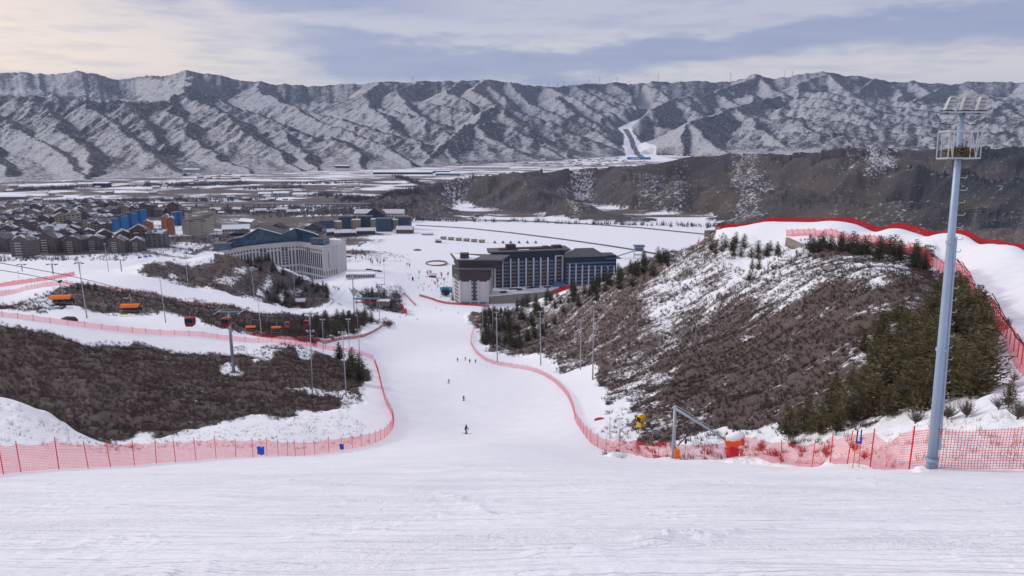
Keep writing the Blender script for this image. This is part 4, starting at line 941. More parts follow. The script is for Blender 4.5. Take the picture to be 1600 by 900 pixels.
def chair_proto():
    root = empty('bubble_chair', (0,0,0)); m = MB(); m.tube([(0,0,0),(0,0,-.5),(.12,0,-1.0),(.12,0,-2.1)], .06, 6); m.build('hanger', 'galv', root)
    m = MB(); m.box((0,0,.06), (.25,.9,.32)); m.build('grip', 'dark', root)
    m = MB(); m.tube([(-1.65,0,-2.1),(1.65,0,-2.1)], .06, 6)
    for s in (-1.65,-.55,.55,1.65): m.tube([(s,0,-2.1),(s,.45,-2.7),(s,.35,-3.55),(s,-.35,-3.7)], .035, 5)
    m.tube([(-1.65,-.55,-3.1),(1.65,-.55,-3.1)], .03, 5); m.tube([(-1.65,-.75,-4.1),(1.65,-.75,-4.1)], .03, 5)
    for s in (-1.65,1.65): m.tube([(s,-.55,-3.1),(s,-.75,-4.1)], .03, 4)
    m.build('frame', 'galv', root)
    m = MB(); n = 6; vs = []  # the hood
    for x in (-1.55,1.55):
        for k in range(n+1):
            t = k/n; a = R_(30)+t*R_(120); vs.append((x,-.1-.95*math.cos(math.pi-a)*1.0,-3.0+.95*math.sin(a)))
    vs2 = [(a*.985, b, c-.06) for a, b, c in vs]; k_ = n+1
    fs = [(i, i+1, k_+i+1, k_+i) for i in range(n)]; m.add(vs, fs); m.add(vs2, [f[::-1] for f in fs]); m.build('bubble', 'orange', root)
    m = MB(); m.box((0,.42,-3.15), (3.3,.07,.7), 0, Matrix.Rotation(-.15,3,'X')); m.build('backrest', 'dark', root)
    m = MB(); m.box((0,.0,-3.65), (3.3,.75,.09)); m.build('seat', 'dark', root)
    return root
CH = chair_proto()
def put_chair(y, s, label, first=[True]):
    o = CH if first[0] else copy_tree(CH); first[0] = False
    o.location = (lx(y)+s*G2, y, lz(y)-.05); tag(o, label, 'lift chair', 'orange bubble chairs of the lift'); o.rotation_euler = (0,0,R_(6)); return o
bpy.context.view_layer.update()
def uofs(u, v0, s):   # distance on the strand where it shows in picture column u
    ys = np.linspace(60, 420, 1400); xs = lx(ys)+s*G2; zs = np.array([lz(q) for q in ys]); uu, vv = pix(xs, ys, zs); return float(ys[np.argmin(abs(uu-u))])
c1 = put_chair(uofs(93,0,-1), -1, 'biggest orange bubble chair, with a rider in blue'); c2 = put_chair(uofs(202,0,1), 1, 'orange bubble chair with a yellow strip, right of the occupied one')
c3 = put_chair(uofs(391,0,-1), -1, 'small orange chair just right of the nearest lift tower'); c4 = put_chair(uofs(431,0,1), 1, 'smallest orange chair before the second lift tower')
m = MB(); m.box((-1.0,-.42,-3.82), (1.2,.05,.18)); m.build('sign_strip', 'yellow', c2)
def gondola_proto():
    root = empty('gondola_cabin', (0,0,0)); m = MB(); m.tube([(0,0,.1),(0,0,-1.2)], .05, 5); m.build('hanger', 'galv', root)
    m = MB(); prof_ = [(-.75,-3.3),(.75,-3.3),(.95,-2.7),(.95,-2.45),(-.95,-2.45),(-.95,-2.7)]; vs = [(a, -.9, b) for a, b in prof_]+[(a, .9, b) for a, b in prof_]; k = 6
    m.add(vs, [(i, (i+1) % k, k+(i+1) % k, k+i) for i in range(k)]+[tuple(range(k-1,-1,-1)), tuple(range(k, 2*k))]); m.build('body', 'gond', root)
    m = MB(); m.box((0,0,-1.95), (1.86,1.76,1.0)); m.build('window_band', 'glass', root); m = MB(); m.box((0,0,-1.33), (1.9,1.85,.22)); m.box((0,0,-1.2), (1.2,1.2,.1)); m.build('roof', 'gond', root)
    m = MB()
    for a in (-.93,.93):
        for b in (-.88,.88): m.tube([(a,b,-2.5),(a,b,-1.4)], .05, 4)
    m.build('corner_post', 'gond', root); return root
GO = gondola_proto(); bpy.context.view_layer.update()
for k, (u, s, lab) in enumerate([(296,-1,'red gondola cabin left of the nearest lift tower'),(352,1,'red gondola cabin beside the nearest lift tower'),(448,-1,'small gondola cabin left of the second lift tower'),(478,1,'small gondola cabin on the far side of the second lift tower')]):
    o = GO if k == 0 else copy_tree(GO); yy = uofs(u,0,s); o.location = (lx(yy)+s*G2, yy, lz(yy)); tag(o, lab, 'gondola', 'red gondola cabins')

# ------------------------------------------------------------------ people
def person(loc, rz, label, top='black', legs='black', pose='ski', sc=1., group=None, board=False, cap='black', ski=True, simple=False):
    """one skinned body; clothing is separate shells that follow it"""
    root = empty('person', loc, rz, label, 'person', group); root.scale = (sc,)*3
    k = {'ski': (.16,.10), 'crouch': (.34,.22), 'stand': (.03,.02), 'sit': (.0,.0)}[pose]
    hz_ = .92-k[0]*.55
    ft = .17 if pose != 'stand' else .11
    if pose == 'sit': J = {'pel': (0,0,0), 'ch': (0,-.02,.42), 'nk': (0,-.04,.56), 'hd': (0,-.06,.70), 'kl': (-.13,-.45,.02), 'kr': (.13,-.45,.02), 'al': (-.15,-.5,-.42), 'ar': (.15,-.5,-.42)}
    else: J = {'pel': (0,.12*k[0]*4,hz_), 'ch': (0,-.25*k[1]*2,hz_+.42-k[1]*.2), 'nk': (0,-.30*k[1]*2.4,hz_+.56-k[1]*.25), 'hd': (0,-.33*k[1]*2.6,hz_+.71-k[1]*.28), 'kl': (-ft*.9,-k[0]*.5,.48-k[0]*.2), 'kr': (ft*.9,-k[0]*.5,.48-k[0]*.2), 'al': (-ft,0.02,.09), 'ar': (ft,.02,.09)}
    sh = J['ch'][2]+.06; cy = J['ch'][1]
    m = MB(); P, Cc = J['pel'], J['ch']
    n = 6 if simple else 9
    b = MB(); b.tube([P, tuple((a+c)/2 for a, c in zip(P, Cc)), Cc, (J['nk'][0], J['nk'][1], J['nk'][2]-.03), J['nk']], [.155,.150,.185,.10,.06], n)
    b.ball(J['hd'], .115, 8, 6, (.9,1,1.12))
    arms = []
    for s in (-1, 1):
        S = (s*.17, cy, sh); E = (s*.27, cy-.10-k[1]*.2, sh-.27); Hn = (s*.24, cy-.33-k[1]*.2, sh-.36) if pose != 'stand' else (s*.25, cy-.05, sh-.53)
        arms.append((S, E, Hn)); b.tube([S, E, Hn], [.065,.055,.042], 6); b.tube([Hn, (Hn[0], Hn[1]-.09, Hn[2]-.03)], [.045,.03], 5)
    for a, kk in (('al','kl'),('ar','kr')):
        s = -1 if a == 'al' else 1; b.tube([(P[0]+s*.09, P[1], P[2]), J[kk], J[a]], [.105,.08,.062], 7); b.box((J[a][0], J[a][1]-.05, J[a][2]-.02), (.11,.30,.12))
    b.build('body', legs, root, True)
    j = MB(); j.tube([(P[0],P[1],P[2]-.04), tuple((a+c)/2 for a, c in zip(P, Cc)), Cc, (J['nk'][0], J['nk'][1], J['nk'][2]-.02)], [.175,.165,.20,.09], n)
    for S, E, Hn in arms: j.tube([S, E, Hn], [.078,.066,.055], 6)
    j.build('jacket', top, root, True)
    h = MB(); h.ball((J['hd'][0], J['hd'][1]+.012, J['hd'][2]+.03), .128, 8, 6, (.95,1,1)); h.build('helmet', cap, root, True)
    f = MB(); f.ball((J['hd'][0], J['hd'][1]-.075, J['hd'][2]-.02), .062, 6, 5, (1.1,.8,1.2)); f.build('face', 'skin', root, True)
    if board: q = MB(); q.box((0,0,.015), (1.5,.27,.03)); q.build('snowboard', top, root)
    elif ski:
        for s in (-1, 1): q = MB(); x_ = J['al'][0]*-s if pose != 'sit' else .15*s; zz = .015 if pose != 'sit' else -.52; yy = -.1 if pose != 'sit' else -.6; q.box((x_,yy,zz), (.09,1.65,.025)); q.tube([(x_,yy-.82,zz),(x_,yy-.97,zz+.09)], .035, 4); q.build('ski', 'dark', root)
        if not simple and pose != 'sit':
            for (S, E, Hn) in arms: q = MB(); q.tube([(Hn[0],Hn[1]-.06,Hn[2]+.05),(Hn[0]*1.5,Hn[1]+.25,.03)], .012, 4); q.build('ski_pole', 'dark', root)
    return root
def who(u, v, rz, *a, y0=40, **k): x, y, z = hit(u, v, y0); return person((x, y, z), R_(rz), *a, **k)
who(728,678,75,'skier in black nearest the camera on the main slope','black','black','ski',1.12)
who(724,626,60,'crouching snowboarder in dark red, second nearest on the slope','maroon','black','crouch',1.0,None,True)
who(701,599,40,'small grey skier farther up the slope from the red snowboarder','roofgrey','dark','crouch')
who(715,565,10,'leftmost standing figure of the group by the right net','maroon','black','stand',1.05,ski=False)
who(727,563,30,'leaning figure second from left in the group by the right net','black','dark','ski')
who(734,567,0,'dark standing figure third from left in the group by the right net','black','black','stand',1.1)
who(743,567,0,'thin figure closest to the right net in the slope group','roofgrey','black','stand',1.0)
for (u, v, t_, lab) in [(652,500,'bluecl','blue skier beside the tip of the mound'),(625,497,'navy','skier at the left edge of the lower piste'),(681,483,'navy','skier high on the lower piste, left of two'),(689,486,'pinkcl','skier in pink on the lower piste, right of two'),(716,490,'beige','pale skier on the right half of the lower piste'),(634,495,'redcl','skier by the short red net')]:
    who(u, v, 30, lab, t_, 'black', 'ski', 1.1, 'skiers on the lower piste', y0=300, simple=True)
cr = np.random.default_rng(9)
for i in range(46):
    u = cr.uniform(636, 716); v = 428+(u-636)*.42+cr.normal(0, 8)
    if v < 424: continue
    who(u, v, cr.uniform(0,360), 'tiny far person in the crowd at the foot of the piste', ['black','navy','redcl','bluecl','dark','pinkcl'][int(cr.integers(6))], 'black', 'stand', 1.15, 'crowd at the foot of the piste', y0=500, ski=False, simple=True)
x_, y_2, z_ = c1.location
person((x_+.15, y_2+.05, z_-3.55), R_(6), 'rider in a blue jacket seated on the big orange chair', 'bluecl', 'black', 'sit', 1.0)
person((x_-.75, y_2+.05, z_-3.55), R_(6), 'rider in dark clothes seated left on the big orange chair', 'dark', 'black', 'sit', 1.0)

# ------------------------------------------------------------------ snow guns
def gun(u, v, label, y0=60):
    x, y, z = hit(u, v, y0); root = empty('snow_gun', (x, y, z), R_(125), label, 'snow gun'); m = MB()
    m.tube([(0,0,-.2),(0,0,1.0)], .12, 8); m.build('stand', 'galv', root)
    m = MB(); m.tube([(-.55,0,.95),(-.35,-.12,1.3),(.35,-.12,1.3),(.5,0,.95)], .05, 5); m.build('fork', 'galv', root)
    m = MB(); q = [(-.1,.55,1.75),(-.05,.2,1.8),(0,-.5,1.95),(0,-.62,1.97)]; m.tube(q, [.5,.62,.55,.5], 14); m.build('turbine_housing', 'yellow', root, True)
    m = MB(); m.tube([(0,-.60,1.965),(0,-.70,1.985)], [.56,.50], 14); m.build('nozzle_ring', 'black', root)
    m = MB(); m.box((0,.1,.85), (.9,.7,.65)); m.build('control_box', 'yellow', root); m = MB(); m.box((0,.0,1.22), (.7,.5,.12)); m.box((-.1,.62,1.75), (.7,.06,.7)); m.build('intake_grille', 'black', root)
    m = MB(); m.box((.05,.2,2.42), (.5,.6,.10)); m.build('snow_cap', 'snow', root); return root
gun(1001,671,'yellow fan snow gun on a stand on the brushy bank')
# platform arm next to it
x, y, z = hit(968, 690, 60); rt = empty('hydrant_post', (x, y, z), 0, 'grey post with a side arm left of the yellow snow gun', 'post'); m = MB(); m.tube([(0,0,-.3),(0,0,1.9)], .10, 6); m.build('post', 'galv', rt); m = MB(); m.tube([(0,0,1.85),(2.6,2.0,2.1)], .05, 5); m.build('arm', 'galv', rt)
# boom with the wrapped gun
x, y, z = hit(1052, 716, 40); p0 = Vector((x, y, z)); rt = empty('snow_gun_boom', p0, 0, 'grey steel boom post with a long arm sloping down to the right', 'boom')
tp = Vector(at(1055, 637, y+.6))-p0; eb = Vector(at(1138, 690, y-1.2))-p0
m = MB(); m.tube([(0,0,-.3), tuple(tp)], [.20,.15], 10); m.build('post', 'galv', rt, True); m = MB(); m.tube([(tp[0]-.25,tp[1],tp[2]+.08), tuple(eb*.5+tp*.5), tuple(eb)], [.15,.13,.11], 8); m.tube([tuple(tp+Vector((.2,0,.15))), tuple(eb+Vector((-.6,0,.75)))], .03, 4); m.build('arm', 'galv', rt, True)
m = MB(); m.ball(tuple(tp), .24); m.build('pivot', 'galv', rt); m = MB(); m.tube([(.35,.0,1.3), tuple(tp*.55+eb*.45)], .06, 6); m.build('cylinder', 'dark', rt)
m = MB(); m.box((.35,-.25,.65), (.5,.35,.9)); ob = m.build('hydrant_cover', 'orange', loc=tuple(p0+Vector((-.1,-.1,.0)))); tag(ob, 'orange padded hydrant cover at the foot of the boom post', 'hydrant cover')
m = MB(); rt2 = empty('snow_gun', p0+eb+Vector((.4,0,0)), R_(10), 'orange snow gun under a thick cap of snow behind the right net', 'snow gun'); m.tube([(-.55,.3,-.12),(-.2,.1,.05),(.5,-.2,.28),(.8,-.35,.36)], [.50,.62,.66,.6], 14); m.build('turbine_housing', 'orange', rt2, True)
m = MB(); m.tube([(-.62,.1,.30),(-.2,-.12,.42),(.35,-.35,.62),(.80,-.5,.78)], [.30,.46,.52,.36], 10); m.build('snow_cap', 'snow', rt2, True); m = MB(); m.tube([(.80,-.35,.36),(.90,-.4,.39)], [.64,.56], 14); m.build('nozzle_ring', 'dark', rt2)
gg = gz(p0.x+eb.x+.4, p0.y+eb.y)-(p0.z+eb.z)
m = MB(); m.box((.1,0,gg+.45), (.9,.7,.9)); m.tube([(0,0,gg-.2),(0,0,-.3)], .12, 6); m.build('base_cabinet', 'redcl', rt2); m = MB(); m.box((.9,.15,.75), (.06,.06,1.3), 0, Matrix.Rotation(-.5,3,'Y')); m.build('tow_bar', 'dark', rt2)
# red sheet, poles
x, y, z = hit(936, 656, 100); m = MB(); m.add([(-.9,-.2,.1),(-.2,-.5,.25),(.8,-.2,.2),(.9,.3,.35),(0,.5,.3),(-.7,.2,.2),(-.9,-.2,-.1),(.8,-.2,-.1),(.9,.3,-.1),(-.7,.2,-.1)], [(0,1,2,3,4,5),(0,6,7,2,1),(2,7,8,3),(3,8,9,5,4),(5,9,6,0)]); tag(m.build('red_sheet', 'redcl', loc=(x, y, z)), 'crumpled red sheet lying on the snow left of the yellow gun', 'sheet')
x, y, z = hit(1337, 731, 30); rt = empty('gate_pole_pair', (x, y, z), 0, 'pair of orange slalom poles with blue wraps at the right net', 'slalom poles')
for s in (-1, 1):
    m = MB(); m.tube([(s*.16,0,-.2),(s*.10,0,1.35)], .022, 5); m.build('pole', 'orange', rt); m = MB(); m.tube([(s*.10,0,1.3),(s*.09,0,2.0)], .035, 5); m.build('grip', 'dark', rt)
m = MB(); m.tube([(-.12,-.02,1.35),(.12,-.02,1.35),(.1,-.02,1.6)], .07, 6); m.build('wrap', 'bluesign', rt)
x, y, z = hit(1070, 713, 50); m = MB(); m.tube([(0,0,-.2),(0,0,2.2)], .025, 5); m.box((.02,0,1.7), (.22,.05,.45)); tag(m.build('marker_pole', 'navy', loc=(x, y, z)), 'dark marker pole beside the boom post', 'marker pole')
x, y, z = hit(109, 500, 200); m = MB(); m.add([(-2.8,0,.5),(-1,-1,1.0),(1.5,-.8,.8),(2.6,.1,.3),(1.2,1,.9),(-1.5,.9,1.0),(-2.8,0,-.4),(2.6,.1,-.4),(0,-1.2,-.4),(0,1.2,-.4)], [(0,1,2,3,4,5),(0,6,8,1),(1,8,2),(2,8,7,3),(3,7,9,4),(4,9,5),(5,9,6,0)]); tag(m.build('tarpaulin', 'hotelbrown', loc=(x, y, z)), 'dark maroon tarpaulin on the snow below the big orange chair', 'tarpaulin')
# stone retaining wall
a = hit(1228, 388, 150); b_ = hit(1262, 392, 150); m = MB(); dx, dy = b_[0]-a[0], b_[1]-a[1]; zb_ = min(a[2], b_[2])-2
a3 = Vector((at(1228,388,285))); b3 = Vector(at(1264,394,262)); m = MB(); m.extr([(-.6,-.5),(.6,-.5),(.35,4.3),(-.6,4.3)], (0,0), (b3.x-a3.x, b3.y-a3.y)); m.build('tmp', 'stone', loc=(a3.x, a3.y, a3.z)); o = bpy.data.objects[-1] if 0 else [q for q in COL.objects if q.name == 'tmp'][0]; o.name = 'retaining_wall'; tag(o, 'rough stone retaining wall under the pink net of the upper run', 'wall')
# ------------------------------------------------------------------ buildings
def wpt(u, v, y): return Vector(at(u, v, y))
def quadbox(mb, A, B, C_, D, z0, z1): return mb.prism([A[:2], B[:2], C_[:2], D[:2]], z0, z1)
def face_frame(A, B):   # unit vector along the wall and outward normal (towards the camera side)
    d = Vector((B[0]-A[0], B[1]-A[1])); L = d.length; d /= L; n = Vector((d.y, -d.x)); 
    if n.y > 0: n = -n
    return d, n, L
def strip(mb, A, d, n, s0, s1, z0, z1, out0, out1):
    vs = []
    for s in (s0, s1):
        for o_ in (out0, out1):
            for z in (z0, z1): vs.append((A[0]+d.x*s+n.x*o_, A[1]+d.y*s+n.y*o_, z))
    return mb.add(vs, [(0,1,3,2),(4,6,7,5),(0,4,5,1),(2,3,7,6),(0,2,6,4),(1,5,7,3)])
# white hotel with the zigzag glass top
def white_hotel():
    A, B, Cc, D, E = [Vector(at(*p)) for p in ((350,397,815),(393,382,848),(466,378,872),(503,385,842),(526,381,860))]
    zt, zb_ = -140.2, -182.; o0 = (Cc.x, Cc.y, zb_); root = empty('white_hotel', o0, 0, 'big white colonnaded hotel under a zigzag blue glass top, left of centre', 'hotel')
    def L(p): return Vector((p[0]-o0[0], p[1]-o0[1]))
    H_ = zt-zb_; back = Vector((4, 30)); pts = [L(A), L(B), L(Cc), L(D), L(E)]; foot = [tuple(p) for p in pts]+[tuple(pts[4]+back), tuple(pts[2]+back*1.3), tuple(pts[1]+back*1.2), tuple(pts[0]+back)]
    m = MB(); m.prism(foot, 0, H_-.05); m.build('wall', 'hotelw', root)
    wm = M['glass']
    for seg, (P, Q, nb) in enumerate(((pts[0],pts[1],9),(pts[1],pts[2],13),(pts[2],pts[3],12),(pts[3],pts[4],6))):
        d, n, Ln = face_frame(P, Q); w = Ln/nb
        for k in range(nb):
            bay = (seg == 1 and k in (2,3,8,9)) or (seg == 2 and k in (4,5))
            if seg == 3:
                for (z0, z1) in ((2.5,5.5),(8,13)): mb = MB(); strip(mb, P, d, n, w*(k+.3), w*(k+.62), z0, z1, .0, .06); mb.build('window', wm, root)
                if k == 2: mb = MB(); strip(mb, P, d, n, w*(k+.3), w*(k+.5), 16, 35, .0, .06); mb.build('window', wm, root)
                continue
            for (z0, z1) in ((2.5,6),(8.5,14.5),(17,34),(36.,38.2)) if not bay else ((2.5,6),(8.5,14.5),(17,38.5)):
                s0, s1 = (.22,.70) if not bay else (.12,.88)
                mb = MB(); strip(mb, P, d, n, w*(k+s0), w*(k+s1), z0, z1, .0, .06); f = mb.build('window', wm, root)
                if z1-z0 > 10:
                    fb = MB(); 
                    for q in range(5): strip(fb, P, d, n, w*(k+s0), w*(k+s1), z0+2.6+q*3.3, z0+3.2+q*3.3, .05, .22 if not bay else .5)
                    fb.build('spandrel', 'hotelg' if bay else 'navy', f)
        mb = MB(); strip(mb, P, d, n, 0, Ln, 15.2, 15.9, -.02, .5); strip(mb, P, d, n, 0, Ln, H_-.3, H_+.5, -.4, .45); mb.build('cornice', 'hotelw', root)
        for k in range(nb+1): mb = MB(); strip(mb, P, d, n, w*k-w*.12 if k else 0, w*k+w*.12, 16, H_+1.1, .0, .4); mb.build('pilaster', 'hotelw', root)
    # glass upper storeys: gables seen from the front
    P, Q = Vector((L(Vector(at(345,400,825))))), None
    tops = [(342,385,822),(366,373,836),(380,371,846),(404,357.5,860),(440,367,876),(462,357.5,884),(489,365,872),(498,369,864)]
    T = [Vector(at(*t)) for t in tops]; n2 = Vector((.08,1)).normalized(); vs = []; 
    for t in T: vs += [(t.x-o0[0], t.y-o0[1]+2.2, H_-.1), (t.x-o0[0], t.y-o0[1]+2.2, t.z-zb_)]
    for t in T: vs += [(t.x-o0[0]+2, t.y-o0[1]+27, H_-.1), (t.x-o0[0]+2, t.y-o0[1]+27, t.z-zb_)]
    k = len(T); fs = [(2*i, 2*i+2, 2*i+3, 2*i+1) for i in range(k-1)]+[(2*k+2*i+2, 2*k+2*i, 2*k+2*i+1, 2*k+2*i+3) for i in range(k-1)]+[(2*i+1, 2*i+3, 2*k+2*i+3, 2*k+2*i+1) for i in range(k-1)]+[(0,1,2*k+1,2*k),(2*k-2,4*k-2,4*k-1,2*k-1)]
    m = MB(); m.add(vs, fs); m.build('glass_storey', 'bglass', root)
    for i in range(k-1):
        a, b = T[i], T[i+1]; m = MB(); q = []
        for t in (a, b):
            x, y, z = t.x-o0[0], t.y-o0[1], t.z-zb_; q += [(x,y-.5,z+.1),(x,y-.5,z+.9),(x+2,y+28,z+.1),(x+2,y+28,z+.9)]
        m.add(q, [(0,1,5,4),(2,6,7,3),(0,4,6,2),(1,3,7,5),(0,2,3,1),(4,5,7,6)]); r_o = m.build('roof', 'roofgrey' if i % 2 else 'hotelbrown', root)
        m = MB(); q = []
        for f in (0., 1.):
            t = a.lerp(b, f); x, y, z = t.x-o0[0], t.y-o0[1], t.z-zb_; q += [(x,y-.52,z+.93),(x,y-.52,z+1.1),(x+.1,y+1.2,z+1.1),(x+.1,y+1.2,z+.93)]
        m.add(q, [(0,4,5,1),(1,5,6,2),(2,6,7,3),(0,3,7,4),(0,1,2,3),(4,7,6,5)]); m.build('snow_edge', 'snow', r_o)
    for i, (u, v, y, w_, h_) in enumerate(((500,372,858,16,7.5),(350,388,822,18,7))):   # side boxes with pale panes
        c = Vector(at(u, v, y+6)); m = MB(); m.box((c.x-o0[0], c.y-o0[1], H_+3.4), (w_,15,7.4), R_(-14 if i == 0 else 8)); bx_ = m.build('glass_box', 'bglass', root)
        m = MB(); m.box((c.x-o0[0]+(4 if i == 0 else -4), c.y-o0[1]-7.7, H_+3.6), (8,.2,5.2), R_(-14 if i == 0 else 8)); m.build('pale_pane', 'pglass', bx_)
        m = MB(); m.box((c.x-o0[0], c.y-o0[1], H_+7.4), (w_+1.5,17,.6), R_(-14 if i == 0 else 8)); m.build('roof', 'roofgrey', bx_)
    for i, (u, y, ap) in enumerate(((430,905,351),(488,890,350),(372,950,360))):    # rear gabled lanterns
        a = Vector(at(u-15, ap+8, y)); b = Vector(at(u+15, ap+8, y)); c = Vector(at(u, ap, y)); m = MB()
        zz = H_; v6 = [(a.x-o0[0],y-o0[1],zz),(b.x-o0[0],y-o0[1],zz),(b.x-o0[0],y-o0[1],b.z-zb_),(c.x-o0[0],y-o0[1],c.z-zb_),(a.x-o0[0],y-o0[1],a.z-zb_)]
        v7 = [(p[0]+2,p[1]+14,p[2]) for p in v6]; m.add(v6+v7, [(0,1,2,3,4),(9,8,7,6,5),(0,5,6,1),(1,6,7,2),(2,7,8,3),(3,8,9,4),(4,9,5,0)]); g = m.build('lantern', 'bglass', root)
        m = MB(); e = .6; rp = [v6[4],v6[3],v6[2]]; q = [(p[0],p[1]-.5,p[2]+.05) for p in rp]+[(p[0],p[1]-.5,p[2]+.7) for p in rp]; q2 = [(p[0]+2,p[1]+15,p[2]) for p in q]; m.add(q+q2, [(0,1,4,3),(1,2,5,4),(6,9,10,7),(7,10,11,8),(3,4,10,9),(4,5,11,10),(0,6,7,1),(1,7,8,2),(0,3,9,6),(2,8,11,5)]); m.build('roof', 'hotelbrown', g)
white_hotel()
# long dark hotel
def dark_hotel():
    z0 = -176.; Fl = Vector(at(706,470,704)); Fr = Vector(at(765,470,698)); o0 = (Fl.x, Fl.y, z0); root = empty('dark_hotel', o0, 0, 'long dark hotel with pale fins and a white end block, centre of the resort', 'hotel')
    def L(p): return Vector((p[0]-o0[0], p[1]-o0[1]))
    # end block: front and the narrow receding left side
    A, B = L(Vector(at(719,470,697))), L(Vector(at(764,470,697))); S = L(Vector(at(707,462,722))); dB = Vector((1.5,26)); pl = [tuple(A), tuple(B), tuple(B+dB), tuple(S+Vector((2,6)))]
    pl = [tuple(A), tuple(B), tuple(B+dB), tuple(S)]
    h1 = -137.5-z0; m = MB(); m.prism(pl, 0, 26.5); m.build('wall', 'hotelw', root); m = MB(); m.prism(pl, 26.5, h1); m.build('upper_wall', 'hotelbrown', root)
    m = MB(); d, n, Ln = face_frame(A, B); strip(m, A, d, n, 0, Ln, 0, 6.5, 0, .5); m.build('plinth', 'steelblue', root)
    for k, s in enumerate((.36,.64,.97,.02)): m = MB(); strip(m, A, d, n, Ln*s-.7, Ln*s+.7, 5, 28, 0, .9); m.build('fin', 'hotelw', root)
    m = MB(); strip(m, A, d, n, Ln*.45, Ln*.55, 8, 27, 0, .3); 
    for q in range(5): strip(m, A, d, n, Ln*.40, Ln*.60, 8.5+q*3.8, 9.9+q*3.8, 0, .35)
    m.build('window', 'glass', root)
    ds, ns_, Ls = face_frame(Vector(S), A); ns_ = Vector((-abs(ns_.x), ns_.y)) if ns_.x > 0 else ns_
    for q in range(8): m = MB(); strip(m, S, ds, ns_, Ls*.35, Ls*.8, 4+q*3.6, 6.2+q*3.6, 0, .25); m.build('window', 'glass', root)
    m = MB(); e = 2.2; rf = [(A.x-e-1,A.y-e),(B.x+e,B.y-e),(B.x+e+dB.x,B.y+12),(S.x+1,S.y-6)]; m.prism(rf, h1, h1+.8); m.build('roof', 'roofgrey', root)
    # stepped upper block behind
    A2, B2 = A+Vector((-1,5)), B+Vector((8,7)); pl2 = [tuple(L(Vector(at(707,462,728)))), tuple(A2+Vector((4,0))), tuple(B2), tuple(B2+Vector((6,22))), tuple(S+Vector((2,20)))]
    m = MB(); m.prism([(A2.x,A2.y),(B2.x,B2.y),(B2.x+5,B2.y+20),(S.x+1,S.y+12)], h1-.3, h1+7.6); m.build('attic', 'hotelbrown', root)
    m = MB(); m.prism([(A2.x-4,A2.y-1),(B2.x+4,B2.y-3),(B2.x+12,B2.y+24),(S.x-3,S.y+16)], h1+7.6, h1+8.6); r2_ = m.build('roof', 'roofgrey', root)
    m = MB(); m.prism([(A2.x-2,A2.y+1),(A2.x+14,A2.y),(A2.x+20,A2.y+18),(S.x-1,S.y+14)], h1+8.6, h1+8.9); m.build('snow_cover', 'snow', r2_)
    m = MB(); m.box((A2.x+5,A2.y+7,h1+11), (8.5,8,5.5), R_(4)); m.build('roof_box', 'hotelbrown', root)
    # main slab
    P, Q = L(Vector(at(771,440,734))), L(Vector(at(882,440,750))); d, n, Ln = face_frame(P, Q); bk = Vector((-n.x, -n.y))*19; ht = -127.5-z0
    m = MB(); m.prism([tuple(P), tuple(Q), tuple(Q+bk), tuple(P+bk)], 0, ht); m.build('main_wall', 'navy', root)
    fins = [.02,.125,.235,.345,.45,.555,.655,.755,.865,.965]
    for k, s in enumerate(fins): m = MB(); strip(m, P, d, n, Ln*s-.75, Ln*s+.75, 2, ht-7 if k not in (0,1,8,9) else ht-5.5, 0, 1.6); m.build('fin', 'hotelw', root)
    for a_, b_ in ((0,1),(8,9)): m = MB(); strip(m, P, d, n, Ln*fins[a_], Ln*fins[b_], ht-6.3, ht-5.3, .0, 1.5); m.build('fin_cap', 'hotelw', root)
    for k in range(9):
        lit = k in (2,6)
        for q in range(9): m = MB(); strip(m, P, d, n, Ln*fins[k]+1.6, Ln*fins[k+1]-1.6, 6.5+q*3.75, 8.6+q*3.75, 0, .35); m.build('balcony', 'wallgrey' if k % 2 == 0 else 'steelblue', root)
    m = MB(); pr_ = [P+n*3-d*6, Q+n*3+d*5, Q+bk*1.1+d*6, P+bk*1.1-d*3]; m.prism([tuple(p) for p in pr_], ht, ht+1.); rf = m.build('roof', 'roofgrey', root)
    m = MB(); strip(m, P, d, n, -2, Ln, ht-5.2, ht-.1, .05, 1.0); m.build('fascia', 'navy', root)
    m = MB(); strip(m, P, d, n, Ln*.10, Ln*.98, ht+1, ht+2.2, -13, -4); m.build('parapet', 'hotelbrown', root)
    for s0, s1, w_, h_ in ((.20,.33,9,6.),(.72,.80,5,3),(.85,.98,6,3.6)): m = MB(); strip(m, P, d, n, Ln*s0, Ln*s1, ht+1, ht+h_, -13, -6); m.build('roof_box', 'hotelbrown', root)
    m = MB(); strip(m, P, d, n, Ln*.35, Ln*.5, ht+1.01, ht+1.3, -9, -1); m.build('snow_cover', 'snow', rf)
    # right wing with the hipped roof
    P2, Q2 = L(Vector(at(883,440,742))), L(Vector(at(962,440,752))); d2, n2, L2 = face_frame(P2, Q2); hb = -133.5-z0; bk2 = Vector((-n2.x,-n2.y))*18
    m = MB(); m.prism([tuple(P2), tuple(Q2), tuple(Q2+bk2), tuple(P2+bk2)], 0, hb); m.build('wing_wall', 'navy', root)
    for k in range(8): s = L2*(.08+k*.125); m = MB(); strip(m, P2, d2, n2, s-.6, s+.6, 2, hb-(7 if k < 2 else 8+k*.5), 0, 1.3); m.build('fin', 'hotelw', root)
    for q in range(9): m = MB(); strip(m, P2, d2, n2, 1, L2-1, 5+q*3.7, 6.6+q*3.7, 0, .3); m.build('balcony', 'steelblue', root)
    e = 2; c4 = [P2+n2*e-d2*1, P2+d2*(L2*.80)+n2*e, P2+d2*(L2*.80)+bk2*1.1, P2+bk2*1.1-d2*1]; rd = [P2+d2*L2*.22+bk2*.5, P2+d2*L2*.58+bk2*.5]
